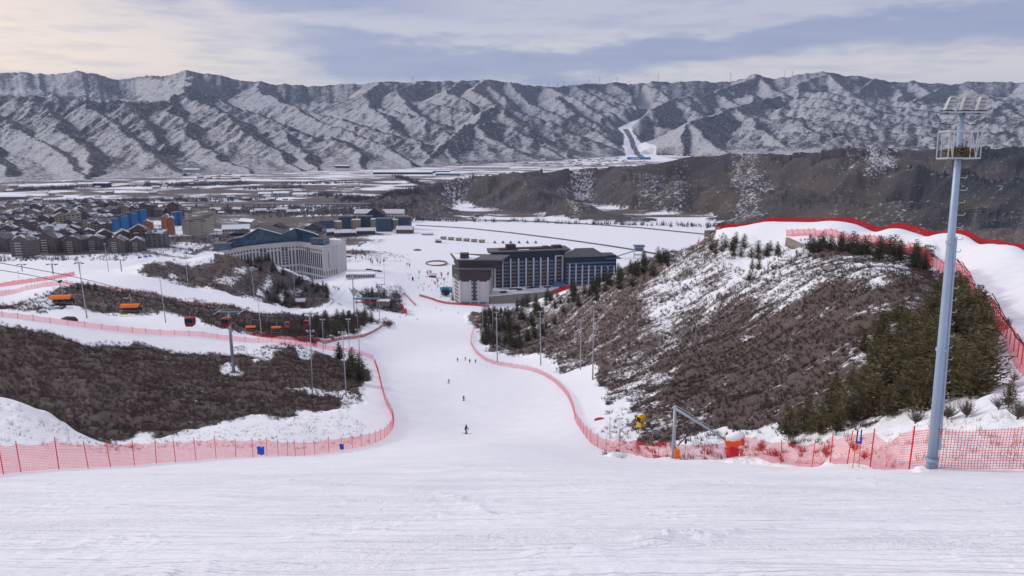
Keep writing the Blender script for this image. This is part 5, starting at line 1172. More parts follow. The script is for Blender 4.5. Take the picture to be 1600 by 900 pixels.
    m = MB(); m.add([(p.x,p.y,hb) for p in c4]+[(p.x,p.y,hb+7) for p in rd]+[(p.x,p.y,hb-.5) for p in c4], [(0,1,5,4),(1,2,5),(2,3,4,5),(3,0,4),(6,7,1,0),(7,8,2,1),(8,9,3,2),(9,6,0,3),(9,8,7,6)]); hr = m.build('roof', 'roofgrey', root)
    m = MB(); m.add([(P2.x-1,P2.y+6,hb+.9),(rd[0].x,rd[0].y-2,hb+6.9),(rd[0].x-5,rd[0].y+2,hb+6.2),(P2.x-2,P2.y+14,hb+3.0)], [(0,1,2,3)]); m.build('snow_cover', 'snow', hr)
    c5 = [P2+d2*(L2*.78)+n2*3, Q2+n2*3+d2*4, Q2+bk2+d2*4, P2+d2*(L2*.78)+bk2]; m = MB(); m.prism([tuple(p) for p in c5], hb-3.4, hb-2.5); m.build('roof', 'roofgrey', root)
    # podium with its courtyard roof
    m = MB(); pq = [L(Vector(at(765,460,699))), L(Vector(at(858,460,722))), Q+n*.1, P+n*.1]; m.prism([tuple(p) for p in pq], 0, 11.5); pd = m.build('podium', 'stone', root)
    m = MB(); pq2 = [pq[0]+Vector((-.6,-.6)), pq[1]+Vector((.6,-.6)), pq[2], pq[3]]; m.prism([tuple(p) for p in pq2], 11.5, 12.3); m.build('podium_roof', 'dirtysnow', root)
    pr2 = np.random.default_rng(2)
    for k in range(9):
        f, g_ = pr2.uniform(.12,.85), pr2.uniform(.2,.8); c = (pq[0].lerp(pq[1], f)).lerp(pq[3].lerp(pq[2], f), g_); m = MB(); m.box((c.x,c.y,12.9), (pr2.uniform(5,12),pr2.uniform(1.5,5),1.0), R_(12)); m.build('skylight', 'navy' if k % 3 else 'snow', root)
    m = MB(); a = Q+n*9-d*16; m.add([(a.x,a.y,13.5),(a.x+20,a.y+4,13.5),(a.x+22,a.y+9,16.5),(a.x+4,a.y+8,16.5)]+[(a.x,a.y,12.2),(a.x+20,a.y+4,12.2),(a.x+22,a.y+9,12.2),(a.x+4,a.y+8,12.2)], [(0,1,2,3),(4,5,1,0),(5,6,2,1),(6,7,3,2),(7,4,0,3)]); m.build('canopy', 'steelblue', root)
dark_hotel()

# generic blocks: box walls, gable or flat roof with snow, window rows, balconies
SEP = {'chalet','lodge','low_hall','ski_lodge','guest_block','pavilion','kiosk','hut','shed','house','lodge_gable','link_block','village_house'}
def block_proto(name, w, d, h, wall, roof='dirtysnow', gable=.0, floors=6, cols=3, rails=False, ridge='y', winmat='glass', ww=.5):
    root = empty(name, (0,0,0)); m = MB()
    if gable:
        P = [(-w/2,0),(w/2,0),(w/2,h),(0,h+gable),(-w/2,h)] if ridge == 'y' else None
        if ridge == 'y': vs = [(a,-d/2,b) for a, b in P]+[(a,d/2,b) for a, b in P]
        else: P = [(-d/2,0),(d/2,0),(d/2,h),(0,h+gable),(-d/2,h)]; vs = [(-w/2,a,b) for a, b in P]+[(w/2,a,b) for a, b in P]
        m.add(vs, [(0,1,2,3,4),(9,8,7,6,5),(0,5,6,1),(1,6,7,2),(2,7,8,3),(3,8,9,4),(4,9,5,0)])
    else: m.box((0,0,h/2), (w,d,h))
    m.build('wall', wall, root)
    m = MB(); e = .9
    if gable:
        hw = (w if ridge == 'y' else d)/2; sl = gable/hw; R = [(-hw-e,h-e*sl+.1),(0,h+gable+.1),(hw+e,h-e*sl+.1),(hw+e,h-e*sl+.8),(0,h+gable+.9),(-hw-e,h-e*sl+.8)]; q = (d if ridge == 'y' else w)/2+e
        vs = [(a,-q,b) if ridge == 'y' else (-q,a,b) for a, b in R]+[(a,q,b) if ridge == 'y' else (q,a,b) for a, b in R]
        m.add(vs, [(0,1,4,5),(1,2,3,4),(6,11,10,7),(7,10,9,8),(5,4,10,11),(4,3,9,10),(0,6,7,1),(1,7,8,2),(0,5,11,6),(2,8,9,3)])
    else: m.box((0,0,h+.35), (w+1,d+1,.7))
    m.build('roof', roof, root)
    fh = h/floors
    for f in range(floors):
        m = MB()
        for c in range(cols):
            x = -w/2+w*(c+.5)/cols; m.box((x,-d/2-.03,fh*f+fh*.55), (w/cols*ww,.1,fh*.45))
        for sx in (-1,1) if w <= 25 else ():
            for c in range(3): m.box((sx*(w/2+.03),-d/2+d*(c+.5)/3,fh*f+fh*.55), (.1,d/3*.4,fh*.45))
        if name in SEP or w > 25:
            for c in range(cols): q = MB(); q.box((-w/2+w*(c+.5)/cols,-d/2-.03,fh*f+fh*.55), (w/cols*ww,.1,fh*.45)); q.build('window', winmat, root)
        else: m.build('window_row', winmat, root)
        if rails: m = MB(); m.box((-w*.12,-d/2-.7,fh*f+fh*.25), (w*.3,1.3,.75)); m.build('balcony', 'rail', root)
    return root
bpy.context.view_layer.update()
PR = {}
def put(kind, u, v, y, rz, label, cat, group=None, sc=(1,1,1), **k):
    if kind not in PR: PR[kind] = [block_proto(**k), False]; bpy.context.view_layer.update()
    pr = PR[kind]; o = pr[0] if not pr[1] else copy_tree(pr[0]); pr[1] = True
    X, Y, Z = hit(u, v, 960 if y and y > 1000 else 500)
    o.location = (X, Y, Z if not y else min(Z, gz(X, Y)+2)); o.location.z = gz(X, Y)-.3; o.rotation_euler = (0,0,R_(rz)); o.scale = sc; tag(o, label, cat, group); return o
K = {
 'front': dict(name='apartment_block', w=26, d=20, h=19, roof='roofpatch', wall='wallbrown', gable=6.5, floors=6, cols=4, rails=True),
 'brown': dict(name='apartment_block', w=17, d=14, h=16, roof='roofpatch', wall='wallbrown', gable=4.5, floors=5, cols=3, rails=True),
 'maroon': dict(name='apartment_block', w=16, d=14, h=17, roof='roofpatch', wall='maroon', gable=4, floors=5, cols=3),
 'grey': dict(name='apartment_block', w=20, d=12, h=14, roof='roofpatch', wall='wallgrey', gable=4, floors=5, cols=4, ridge='x'),
 'tan': dict(name='apartment_block', w=15, d=13, h=18, roof='roofpatch', wall='tan', gable=4, floors=6, cols=3),
 'green': dict(name='apartment_block', w=13, d=12, h=20, wall='green', gable=3, floors=6, cols=3),
 'blue': dict(name='apartment_block', w=9.5, d=14, h=27, wall='bluew', gable=0, floors=7, cols=2, roof='wallgrey', ww=.35),
 'orange': dict(name='apartment_block', w=9.5, d=13, h=26, wall='orangew', gable=2.5, floors=7, cols=2, ww=.35),
 'beige': dict(name='apartment_block', w=10.5, d=13, h=29, wall='beige', gable=1.5, floors=7, cols=2, roof='wallbrown', ww=.4),
}
for i, (u, v, w_) in enumerate([(8,392,1.),(41,399,1.),(82,394,1.),(119,393,.95),(151,390,.9),(187,394,.85),(216,392,.8),(252,382,.75)]):
    put('front', u, v, 1063 if v > 385 else 1100, [-8,6,-4,5,12,4,20,3][i], f'dark gabled block with pale rails, {ORD[i]} from the left in the town front row', 'apartment block', 'front row of gabled town blocks', (w_,w_,w_*[1,1.1,1.15,1,.95,1.1,1,1][i]), **K['front'])
tr = np.random.default_rng(12)
rows = [(384,1115,-10,270,29),(375,1160,-14,268,26),(366,1210,-8,262,25),(358,1270,-16,262,23),(350,1340,-10,268,22),(344,1420,0,280,18),(338,1500,6,310,19),(333,1560,20,300,20)]
for ri, (v, y, u0, u1, st) in enumerate(rows):
    u = u0; cnt = 0
    while u < u1:
        uu = u+tr.uniform(-4,4); skip = (222 < uu < 285 and 340 < v < 380) or (165 < uu < 240 and 338 < v < 376) or (262 < uu) and v > 340
        if not skip:
            kd = tr.choice(['brown','brown','grey','maroon','tan'] if v < 368 else ['brown','brown','grey'], p=None); cnt += 1
            s = tr.uniform(1.0, 1.4)
            put(kd, uu, v+tr.uniform(-1,1), y+tr.uniform(-15,15), tr.uniform(-40,40), f'{dict(brown="brown",grey="grey",maroon="maroon",tan="tan")[kd]} snow-roofed block, {ORD[min(cnt-1,19)]} from the left in the {ORD[ri+1]} town row', 'apartment block', 'rear rows of town blocks', (s,s,s*tr.uniform(.85,1.15)), **K[kd])
        u += st
for i in range(7): put('blue', 181+i*7.4, 362-i*1.5-(i % 2)*1.6, 1185+i*4, -28, f'bright blue apartment block, {ORD[i]} from the left in the blue row', 'apartment block', 'row of bright blue blocks', (.72,.8,[.82,.95,.88,1.02,.96,1.05,1.1][i]), **K['blue'])
put('blue', 114, 341, 1440, 0, 'lone bright blue block far back in the town', 'apartment block', None, (1.1,1,.95), **K['blue'])
for i in range(2): put('blue', 274+i*6.5, 352-i, 1330, 10, f'bright blue block behind the orange row, {["left","right"][i]} one', 'apartment block', 'blue blocks behind the orange row', (.9,1,.9), **K['blue'])
for i, (u, v) in enumerate([(232,367),(237,368),(257,357),(262,358),(266,366),(270,367)]): put('orange', u, v, 1190+(368-v)*9, 15, f'rust orange apartment block, {ORD[i]} from the left in the orange cluster', 'apartment block', 'orange town blocks', (.75,.8,[.9,.85,.8,.95,1.05,1.1][i]), **K['orange'])
for i, (u, v) in enumerate([(292,366),(298,367),(305,368),(311,369),(317,368),(323,366),(329,364),(296,354),(333,352)]): put('beige', u, v, 1170+(369-v)*9, -15, f'beige apartment tower, {ORD[i]} of the beige cluster, counted from the left front', 'apartment block', 'beige town towers', (.72,.8,[.75,.85,.8,.95,.85,1,1.05,.9,1][i]), **K['beige'])
for i, (u, v) in enumerate([(157,357),(164,357),(171,356)]): put('green', u, v, 1290, 5, f'olive green block left of the blue row, {ORD[i]} from the left', 'apartment block', 'olive green blocks', (1,1,1.1), **K['green'])
# chalet behind the white hotel
ch = dict(name='chalet', w=46, d=16, h=10, wall='beige', gable=5, floors=2, cols=9, roof='snow', ridge='x'); put('chalet', 370, 367, 1090, 12, 'beige building with a long snowy roof behind the white hotel, left end', 'building', None, (.95,1,1.15), **ch)
put('chalet', 388, 352, 1270, -25, 'grey roofed hall behind the beige building with the snowy roof', 'building', None, (.7,1,.8), **ch)
# lodge quarter
lg = dict(name='lodge', w=92, d=22, h=17, wall='beige', gable=6, floors=4, cols=16, roof='dirtysnow', ridge='x'); put('lodge', 594, 346, 1330, 0, 'broad beige lodge with snowy roofs behind the row of dark blocks', 'lodge', None, (1,1,1), **lg)
lc = dict(name='lodge_gable', w=30, d=30, h=18, wall='navy', gable=11, floors=4, cols=4, roof='wallbrown', winmat='bglass', ww=.8); put('lodge_c', 588, 348, 1318, 0, 'tall dark gable standing in the middle of the beige lodge', 'lodge', None, (1,1,1), **lc)
db = dict(name='guest_block', w=26, d=16, h=22, wall='navy', gable=0, floors=6, cols=6, roof='roofgrey', winmat='steelblue', ww=.7)
for i, (u, v, y, s) in enumerate([(511,362,1235,.92),(543,357,1250,1),(572,355,1262,.92),(601,361,1235,1),(631,357,1255,.95)]): put('guest', u, v, y, [6,0,-3,0,-5][i], f'dark blue guest block, {ORD[i]} from the left of five', 'guest block', 'five dark blue guest blocks', (s,1,s), **db)
for i, (u, v, y) in enumerate([(527,361,1245),(557,358,1258),(587,357,1265),(616,358,1258)]): put('infill', u, v, y, 0, f'small tan block wedged behind the dark guest blocks, {ORD[i]} from the left', 'building', 'tan link blocks', (1,1,1), name='link_block', w=14, d=12, h=17, wall='tan', gable=0, floors=5, cols=3, roof='dirtysnow')
lh = dict(name='low_hall', w=34, d=16, h=6, wall='wallbrown', gable=3.5, floors=1, cols=8, roof='dirtysnow', ridge='x', ww=.75); put('hall', 540, 368, 1190, 10, 'low dark hall with snowy roof in front of the guest blocks, left one', 'hall', None, (1,1,1), **lh); put('hall', 572, 365, 1205, 10, 'low dark hall with snowy roof in front of the guest blocks, middle one', 'hall', None, (.9,1,1), **lh)
put('hall', 513, 367, 1180, 30, 'low hall with snowy roof at the left end of the guest blocks', 'hall', None, (.6,1,1), **lh); put('hall', 633, 364, 1205, 0, 'low blue hall with snowy roof at the right end of the guest blocks', 'hall', None, (.8,1,1.2), **lh)
bl = dict(name='ski_lodge', w=31, d=9, h=5.2, wall='hotelw', gable=0, floors=1, cols=12, roof='snow', ww=.7); put('skil', 564, 434, None, 3, 'long low white lodge with dark glazing between the two hotels', 'lodge', None, (1,1,1), **bl)
# lift station
x, y, z = hit(560, 470, 300); x, y, z = at(572, 446, 640); z = gz(x, y); rt = empty('lift_station', (x, y, z), 0, 'open steel lift station with a red beam beside the third lift tower', 'lift station')
for k in range(4): m = MB(); m.tube([(-9+k*6,0,-.5),(-9+k*6,0,7)], .35, 6); m.build('column', 'galv', rt)
m = MB(); m.box((0,0,7.3), (24,4,.8)); m.build('roof', 'steelblue', rt); m = MB(); m.box((0,-2,4.2), (20,.5,.8)); m.build('beam', 'redcl', rt); m = MB(); m.box((14,6,2), (10,7,4)); m.build('control_room', 'wallgrey', rt); m = MB(); m.box((14,6,4.3), (11,8,.5)); m.build('roof', 'dirtysnow', rt)
# open booth by the lifts, tarp pavilion, viewing tower
for (kd, u, v, w_, d_, h_, wall, roof, lab, cat) in [('pav',699,456,14,7,3.5,'cyan','cyan','turquoise covered pavilion left of the white hotel block','pavilion'),('kiosk',676,433,8,5,3,'redcl','dirtysnow','small red kiosk on the resort square','kiosk'),('booth',470,474,6,4,2.4,'redcl','dirtysnow','red hut on the second side run','hut'),
        ('shed1',540,402,14,8,3,'wallbrown','dirtysnow','low dark shed right of the white hotel','shed'),('shed2',685,379,9,6,4,'wallgrey','dirtysnow','small stone house at the head of the row of huts','house'),('shed3',668,367,18,6,2,'wood','dirtysnow','low wooden shed behind the resort square','shed')]:
    put(kd, u, v, None, 4, lab, cat, None, (1,1,1), name=cat, w=w_, d=d_, h=h_, wall=wall, gable=1.2, floors=1, cols=4, roof=roof, ridge='x')
x, y, z = at(998, 397, 1000); z = gz(x, y); rt = empty('viewing_tower', (x, y, z), 0, 'small open white tower beyond the right wing of the dark hotel', 'tower')
for sx in (-1,1):
    for sy in (-1,1): m = MB(); m.tube([(sx*6,sy*4,-1),(sx*6,sy*4,17)], .35, 5); m.build('column', 'hotelw', rt)
for k in range(3): m = MB(); m.box((0,0,5+k*5.5), (13.5,9.5,.6)); m.build('floor', 'hotelw', rt)
m = MB(); m.box((0,0,17.6), (15,11,1)); m.build('roof', 'steelblue', rt); m = MB(); m.box((0,0,13.4), (11,7,4)); m.build('cabin', 'steelblue', rt)
m = MB(); m.add([(-6,-2,11),(-6,2,11),(-34,2,2),(-34,-2,2),(-6,-2,9.8),(-6,2,9.8),(-34,2,.8),(-34,-2,.8)], [(0,1,2,3),(7,6,5,4),(0,3,7,4),(1,5,6,2),(0,4,5,1),(2,6,7,3)]); m.build('stair', 'galv', rt)
for i, (u, v) in enumerate([(693,374),(705,375),(717,376),(729,377),(741,378),(753,379)]): put('hut', u, v, None, 0, f'small tan canvas hut, {ORD[i]} from the left in the row of six', 'hut', 'row of canvas huts', (1,1,1), name='hut', w=8, d=5, h=2.6, wall='beige', gable=1.6, floors=1, cols=2, roof='tan', ridge='x')
for i, u in enumerate((773,786,798,811,824,837)):
    x, y, z = hit(u, 380, 500); rt = empty('tent', (x, y, z), i*.5, f'small grey cone tent, {ORD[i]} from the left beyond the huts', 'tent', 'row of cone tents'); m = MB(); m.tube([(0,0,-.2),(0,0,.6),(0,0,4.4)], [2.6,2.5,.08], 10); m.build('canvas', 'wallgrey', rt); m = MB(); m.tube([(0,0,4),(0,0,5)], .08, 4); m.build('pole', 'wood', rt)
def ring(u, v, a, b, h, mat, label, cat, name_):
    x, y, z = hit(u, v, 500); m = MB(); n = 28
    vs = []
    for k in range(n):
        t = 2*math.pi*k/n
        for q, zz in ((1.03,-.4),(1.0,h),(.93,h),(.90,-.4)): vs.append((a*q*math.cos(t), b*q*math.sin(t), zz))
    fs = [(k*4+j, ((k+1) % n)*4+j, ((k+1) % n)*4+(j+1) % 4, k*4+(j+1) % 4) for k in range(n) for j in range(4)]; m.add(vs, fs); o = m.build(name_, mat, loc=(x, y, z)); tag(o, label, cat); return o
ring(682,412,14,17,1.6,'wood','oval wooden enclosure half buried in snow on the resort square','enclosure','enclosure')
x, y, z = hit(652,391,500); m = MB(); m.ball((0,0,-.5), 6.5, 14, 8, (1,1,.38)); tag(m.build('dome', 'wood', loc=(x, y, z), smooth=True), 'low brown dome shelter in the middle of the resort square', 'dome')
m = MB(); x, y, z = hit(645,438,500); m.box((0,0,2), (1.6,.6,4)); m.box((0,0,.2), (2.2,1.2,.5)); tag(m.build('totem', 'black', loc=(x, y, z)), 'dark standing sign on the snow right of the white lodge', 'sign')
for i, (u, v) in enumerate([(561,385),(563,383),(566,381),(571,379)]):
    x, y, z = hit(u, v, 500); rt = empty('snow_tube', (x, y, z), 0, f'small bright blue inflatable on the resort snow, {ORD[i]} from the left', 'inflatable', 'blue inflatables in a curve'); m = MB(); n = 10; vs = []; 
    for k in range(n):
        t = 2*math.pi*k/n
        for q in range(6): p = 2*math.pi*q/6; vs.append(((1.6+.6*math.cos(p))*math.cos(t), (1.6+.6*math.cos(p))*math.sin(t), .6+.6*math.sin(p)))
    m.add(vs, [(k*6+j, ((k+1) % n)*6+j, ((k+1) % n)*6+(j+1) % 6, k*6+(j+1) % 6) for k in range(n) for j in range(6)]); m.build('ring', 'bluew', rt)
def car_proto(mat):
    root = empty('parked_car', (0,0,0)); m = MB(); m.box((0,0,.75), (4.5,1.8,.7)); m.build('body', mat, root); m = MB(); P = [(-1.4,1.1),(1.2,1.1),(.7,1.65),(-1.1,1.65)]; m.add([(a,-.8,b) for a, b in P]+[(a,.8,b) for a, b in P], [(0,1,2,3),(7,6,5,4),(0,4,5,1),(1,5,6,2),(2,6,7,3),(3,7,4,0)]); m.build('cabin', 'glass', root)
    for a in (-1.4,1.4):
        for b in (-.85,.85): m = MB(); m.tube([(a,b-.1,.35),(a,b+.1,.35)], .35, 8); m.build('wheel', 'black', root)
    return root
CARS = {k: car_proto(k) for k in ('black','hotelw','bluesign')}; bpy.context.view_layer.update(); cnt = {}
for i, (u, v, k) in enumerate([(574,422,'black'),(578,422,'black'),(582,423,'hotelw'),(587,424,'black'),(591,424,'black'),(594,425,'black'),(235,401,'bluesign'),(227,402,'bluesign'),(219,403,'bluesign'),(300,392,'black'),(308,391,'hotelw'),(544,374,'black')]):
    o = CARS[k] if k not in cnt else copy_tree(CARS[k]); cnt[k] = 1; x, y, z = hit(u, v, 500); o.location = (x, y, z+.05); o.rotation_euler = (0,0,R_(10))
    tag(o, (f'parked car in the row behind the long white lodge, {ORD[i]} from the left' if i < 6 else f'blue parked vehicle at the foot of the town, {["right","middle","left"][i-6]} of three' if i < 9 else f'car on the road between the town and the white hotel, {["left","right"][i-9]} one' if i < 11 else 'dark car left of the low halls'), 'car', 'parked cars of the resort')

# ------------------------------------------------------------------ valley roads, viaduct, sheds, tree rows
def road(name_, pts, w, mat, lift=.25, label=None):
    P = resample([p[:2] for p in pts], 25); vs = []; 
    for i, p in enumerate(P):
        d = P[min(i+1, len(P)-1)]-P[max(i-1, 0)]; d = d/np.hypot(*d); n = np.array([d[1], -d[0]])
        for s in (-1, 0, 1): q = p+n*w/2*s; vs.append((q[0], q[1], gz(q[0], q[1])+lift))
    m = MB(); m.add(vs, [(i*3+j, (i+1)*3+j, (i+1)*3+j+1, i*3+j+1) for i in range(len(P)-1) for j in (0, 1)]); o = m.build(name_, mat); o['kind'] = 'structure'; return o
road('road', [hit(u, v, 900) for u, v in ((640,342),(760,344),(900,349),(1000,356),(1100,366),(1180,372))], 11, 'asphalt', .5)
road('road', [hit(u, v, 900) for u, v in ((650,352),(720,356),(800,364),(880,374),(950,384),(1000,392),(1040,400))], 9, 'asphalt', .5)
road('road', [hit(u, v, 800) for u, v in ((300,398),(320,388),(345,380),(330,372),(290,372))], 10, 'asphalt', .5)
road('road', [hit(u, v, 900) for u, v in ((-40,340),(120,338),(300,336),(480,334),(600,336))], 9, 'asphalt', .5)
road('road', [hit(u, v, 900) for u, v in ((330,345),(400,348),(500,347),(560,345))], 9, 'asphalt', .5)
road('road', [hit(u, v, 900) for u, v in ((-40,298),(200,296),(420,297),(560,300))], 12, 'asphalt', .5)
road('road', [hit(u, v, 900) for u, v in ((440,330),(455,322),(500,318),(540,320))], 9, 'asphalt', .5)
rp = [at(1004,248,4150), at(1000,236,4450), at(988,216,5000), at(977,200,5550)]
road('road', [(p[0], p[1]) for p in rp], 36, 'asphalt', 2.5)
def viaduct(u0, v0, y0, u1, v1, y1, label, hgt=4.5):
    a, b = Vector(at(u0,v0,y0)), Vector(at(u1,v1,y1)); L_ = (b-a).length; zd = -199+hgt+12; rt = empty('viaduct', (a.x, a.y, zd), 0, label, 'viaduct'); d = Vector((b.x-a.x, b.y-a.y)); 
    m = MB(); m.extr([(-7,-1.4),(7,-1.4),(7,0),(-7,0)], (0,0), tuple(d)); m.build('deck', 'wallgrey', rt); 
    for s in (-1,1): m = MB(); m.extr([(s*6.6-.2,0),(s*6.6+.2,0),(s*6.6+.2,1.2),(s*6.6-.2,1.2)], (0,0), tuple(d)); m.build('parapet', 'hotelg', rt)
    n = min(60, int(L_/35))
    for k in range(n+1): q = d*(k/n); g = gz(a.x+q.x, a.y+q.y)-zd; m = MB(); m.box((q.x,q.y,g/2-.8), (1.3,5,-g-1.2)); m.build('pier', 'wallgrey', rt)
viaduct(-60,322,1700,600,321,1700,'long grey motorway viaduct crossing the valley behind the town')
vr = np.random.default_rng(8)
cols = ['dirtysnow','snow','wallgrey','bluew','dirtysnow','snow']
SHED = [(160,292,48,20,'navy','dark warehouse with an arched snowy roof far out in the valley'),(140,291,60,26,'dirtysnow','pale domed hall beside the dark valley warehouse'),(85,306,22,14,'beige','small beige valley building left of the warehouse'),(20,312,70,18,'wallgrey','long low grey works hall at the left valley edge'),
 (440,306,40,18,'hotelg','white roofed valley factory hall, middle of the group of three'),(470,308,36,20,'hotelg','white roofed valley factory hall, right end of the group of three'),(415,307,34,18,'hotelg','white roofed valley factory hall, left end of the group of three'),(300,268,60,15,'hotelg','long white shed at the foot of the mountains'),(680,270,120,16,'bluew','long blue grey shed at the foot of the central spur'),
 (630,272,230,30,'navy','very long dark greenhouse block on the valley floor'),(760,264,200,24,'hotelg','long pale shed at the foot of the bright slope'),(700,274,90,22,'steelblue','pale blue sheds left of the brown hill'),(535,262,60,16,'navy','low dark hall under the central mountain wall'),(20,338,80,30,'bluew','blue roofed sports hall at the left edge of the town'),(130,331,60,20,'cyan','pale blue roofed hall behind the lone blue block'),(998,249,120,60,'bluew','bright blue roof at the mouth of the side valley')]
for i, (u, v, w_, d_, wall, lab) in enumerate(SHED):
    x, y, z = hit(u, v, 900); rt = empty('valley_hall', (x, y, z), vr.uniform(-.1,.1), lab, 'hall'); hh = 8 if i != 0 else 12
    m = MB(); m.box((0,0,hh/2-1), (w_,d_,hh+2)); m.build('wall', wall, rt)
    m = MB(); prf = [(-d_/2-1,hh),(-d_/4,hh+3),(0,hh+4),(d_/4,hh+3),(d_/2+1,hh)]; m.add([(-w_/2-.5,a,b) for a, b in prf]+[(w_/2+.5,a,b) for a, b in prf], [(j,j+1,5+j+1,5+j) for j in range(4)]+[(4,3,2,1,0),(5,6,7,8,9),(0,5,9,4)]); m.build('roof', 'bluew' if lab.startswith('bright blue') else 'snow', rt)
    for k in range(int(w_/12)): m = MB(); m.box((-w_/2+6+k*12,-d_/2-.06,hh*.6), (6,.1,2)); m.build('window', 'glass', rt)
# scattered village houses
vp = block_proto('village_house', 16, 9, 4.2, 'tan', 'dirtysnow', 2.6, 1, 3, False, 'x'); bpy.context.view_layer.update(); first = True
vill = [(820+vr.uniform(0,190), 252+vr.uniform(-5,10)) for _ in range(70)]+[(300+vr.uniform(0,80), 272+vr.uniform(0,14)) for _ in range(16)]+[(vr.uniform(0,560), vr.uniform(284,318)) for _ in range(44)]+[(vr.uniform(330,480), vr.uniform(326,336)) for _ in range(8)]
for i, (u, v) in enumerate(vill):
    x, y, z = hit(u, v, 1000)
    if y > 5200: continue
    o = vp if first else copy_tree(vp); first = False; o.location = (x, y, z-.3); o.rotation_euler = (0,0,vr.uniform(-.5,.5)); s = vr.uniform(.7,1.5); o.scale = (s,s,s*.9)
    g = ('distant small house in the village at the mouth of the side valley', 'houses of the far village') if i < 70 else ('distant small house under the left mountains', 'houses under the mountains') if i < 86 else ('far low house among the valley fields', 'houses among the valley fields')
    tag(o, g[0], 'house', g[1])
# rows and woods of bare trees on the valley floor
def rowpts(segs, n, jit, seed):
    r = np.random.default_rng(seed); out = []
    for (a, b, w_) in segs:
        A, B = np.array(hit(*a, 900)[:2]), np.array(hit(*b, 900)[:2]); L_ = np.hypot(*(B-A)); k = int(n*L_/100*w_)
        t = r.random(k); out.append(A+(B-A)*t[:, None]+r.normal(0, jit*w_, (k, 2))*[1,1.5])
    return np.concatenate(out)
q = rowpts([((15,298),(120,294),2.2),((225,290),(300,290),2.4),((300,290),(385,287),2.),((500,304),(640,300),1.5),((540,311),(660,305),2.),((380,296),(470,293),1),((300,314),(420,312),1.2),((70,318),(160,318),1),((165,316),(280,313),1.6),((440,288),(560,286),.8),((620,276),(740,277),1.0)], 55, 9, 5)
tufts('far_trees', 'bands of bare poplars and scrub across the valley floor', 'far trees', q, 6, 15, 7, 1.1, 'farwood', 5, flare=.3)
q = rowpts([((420,336),(600,334),2.),((430,326),(600,328),2.6),((560,324),(640,330),2.2),((330,330),(430,333),1.6),((600,340),(660,341),1.),((-20,330),(60,328),1)], 60, 10, 6)
tufts('far_trees', 'belts of bare roadside trees beyond the lodge quarter', 'far trees', q, 4, 10, 7, .9, 'farwood', 6, flare=.35)
q = rowpts([((660,345),(840,347),.35),((840,347),(1100,353),.9),((1100,353),(1200,356),1.2),((620,344),(700,345),.6)], 30, 4, 7)
tufts('far_trees', 'line of dark bare trees along the foot of the brown hill', 'far trees', q, 5, 12, 8, 1.0, 'farwood', 7, flare=.25)
q = np.concatenate([bankpts([(270,372),(360,366),(345,392),(300,398),(245,395)], 700, 41, 600), bankpts([(0,400),(260,396),(250,402),(0,410)], 900, 42, 600), bankpts([(20,335),(290,335),(290,380),(20,385)], 1500, 43, 600)])
tufts('town_trees', 'bare trees and hedges between the town blocks', 'far trees', q, 3, 8, 8, .5, 'farwood', 8, flare=.4)
# pylons and wind turbines
def pylon(u, vb, vt, y, label, hmin=0):
    x, _, z = at(u, vb, y); z = gz(x, y) if hmin == 0 else z; h = (vb-vt)/1164*y*1.03; root = empty('pylon', (x, y, z), .3, label, 'pylon', 'power line pylons'); m = MB(); b = h*.13
    for sx in (-1,1):
        for sy in (-1,1): m.tube([(sx*b,sy*b,-3),(sx*b*.22,sy*b*.22,h*.72),(0,0,h)], max(.16,y*.00016), 4)
    nl = 7
    for k in range(nl):
        f0, f1 = k/nl*.72, (k+1)/nl*.72; r0, r1 = b*(1-f0*1.083), b*(1-f1*1.083)
        for (a, c) in (((-1,-1),(1,-1)),((1,-1),(1,1)),((1,1),(-1,1)),((-1,1),(-1,-1))): m.tube([(a[0]*r0,a[1]*r0,h*f0),(c[0]*r1,c[1]*r1,h*f1)], max(.1,y*.0001), 3); m.tube([(c[0]*r0,c[1]*r0,h*f0),(a[0]*r1,a[1]*r1,h*f1)], max(.1,y*.0001), 3)
    m.build('lattice', 'pyl', root)
    for zz, w_ in ((.72,.30),(.82,.24),(.92,.18)): m = MB(); m.tube([(-h*w_,0,h*zz),(0,0,h*(zz+.02)),(h*w_,0,h*zz)], max(.18,y*.00018), 4); m.build('crossarm', 'pyl', root)
pylon(1521,362,319,950,'lattice pylon beyond the outer red net, left of two'); pylon(1592,392,325,760,'larger lattice pylon beyond the outer red net at the right border'); pylon(1477,292,248,1500,'pylon behind the cage of the tall mast'); pylon(1442,213,182,2600,'faint far pylon left of the mast lamps',1)
for i, (u, v, hpx) in enumerate([(645,128,12),(616,130,6),(845,134,7),(857,135,9),(871,134,8),(881,134,9),(936,132,13),(954,130,7),(964,130,12),(983,128,12),(993,129,10),(1028,128,14),(1141,126,17),(1225,123,12),(1238,121,9),(920,133,7)]):
    t = (u-800)/FPX/(CP+((450-v)/FPX)*SP); ys = float(np.interp(t, SK[0], SK[1])); x = t*ys; z = gz(x, ys)-3; h = hpx/1164*ys*.78; rt = empty('wind_turbine', (x, ys, z), vr.uniform(-.6,.6), f'tiny wind turbine on the skyline, {ORD[sorted([645,616,845,857,871,881,936,954,964,983,993,1028,1141,1225,1238,920]).index(u)]} from the left', 'wind turbine', 'wind turbines along the ridge')
    m = MB(); m.tube([(0,0,-4),(0,0,h)], [2.2,1.3], 6); m.build('tower', 'turb', rt); m = MB(); m.box((0,0,h), (3,7,3)); m.build('nacelle', 'turb', rt); a0 = vr.uniform(0,2)
    for k in range(3): a = a0+k*2.094; m = MB(); m.tube([(0,-4,h),(math.sin(a)*h*.25,-4,h+math.cos(a)*h*.25),(math.sin(a)*h*.45,-4,h+math.cos(a)*h*.45)], [1.0,1.2,.3], 4); m.build('blade', 'turb', rt)
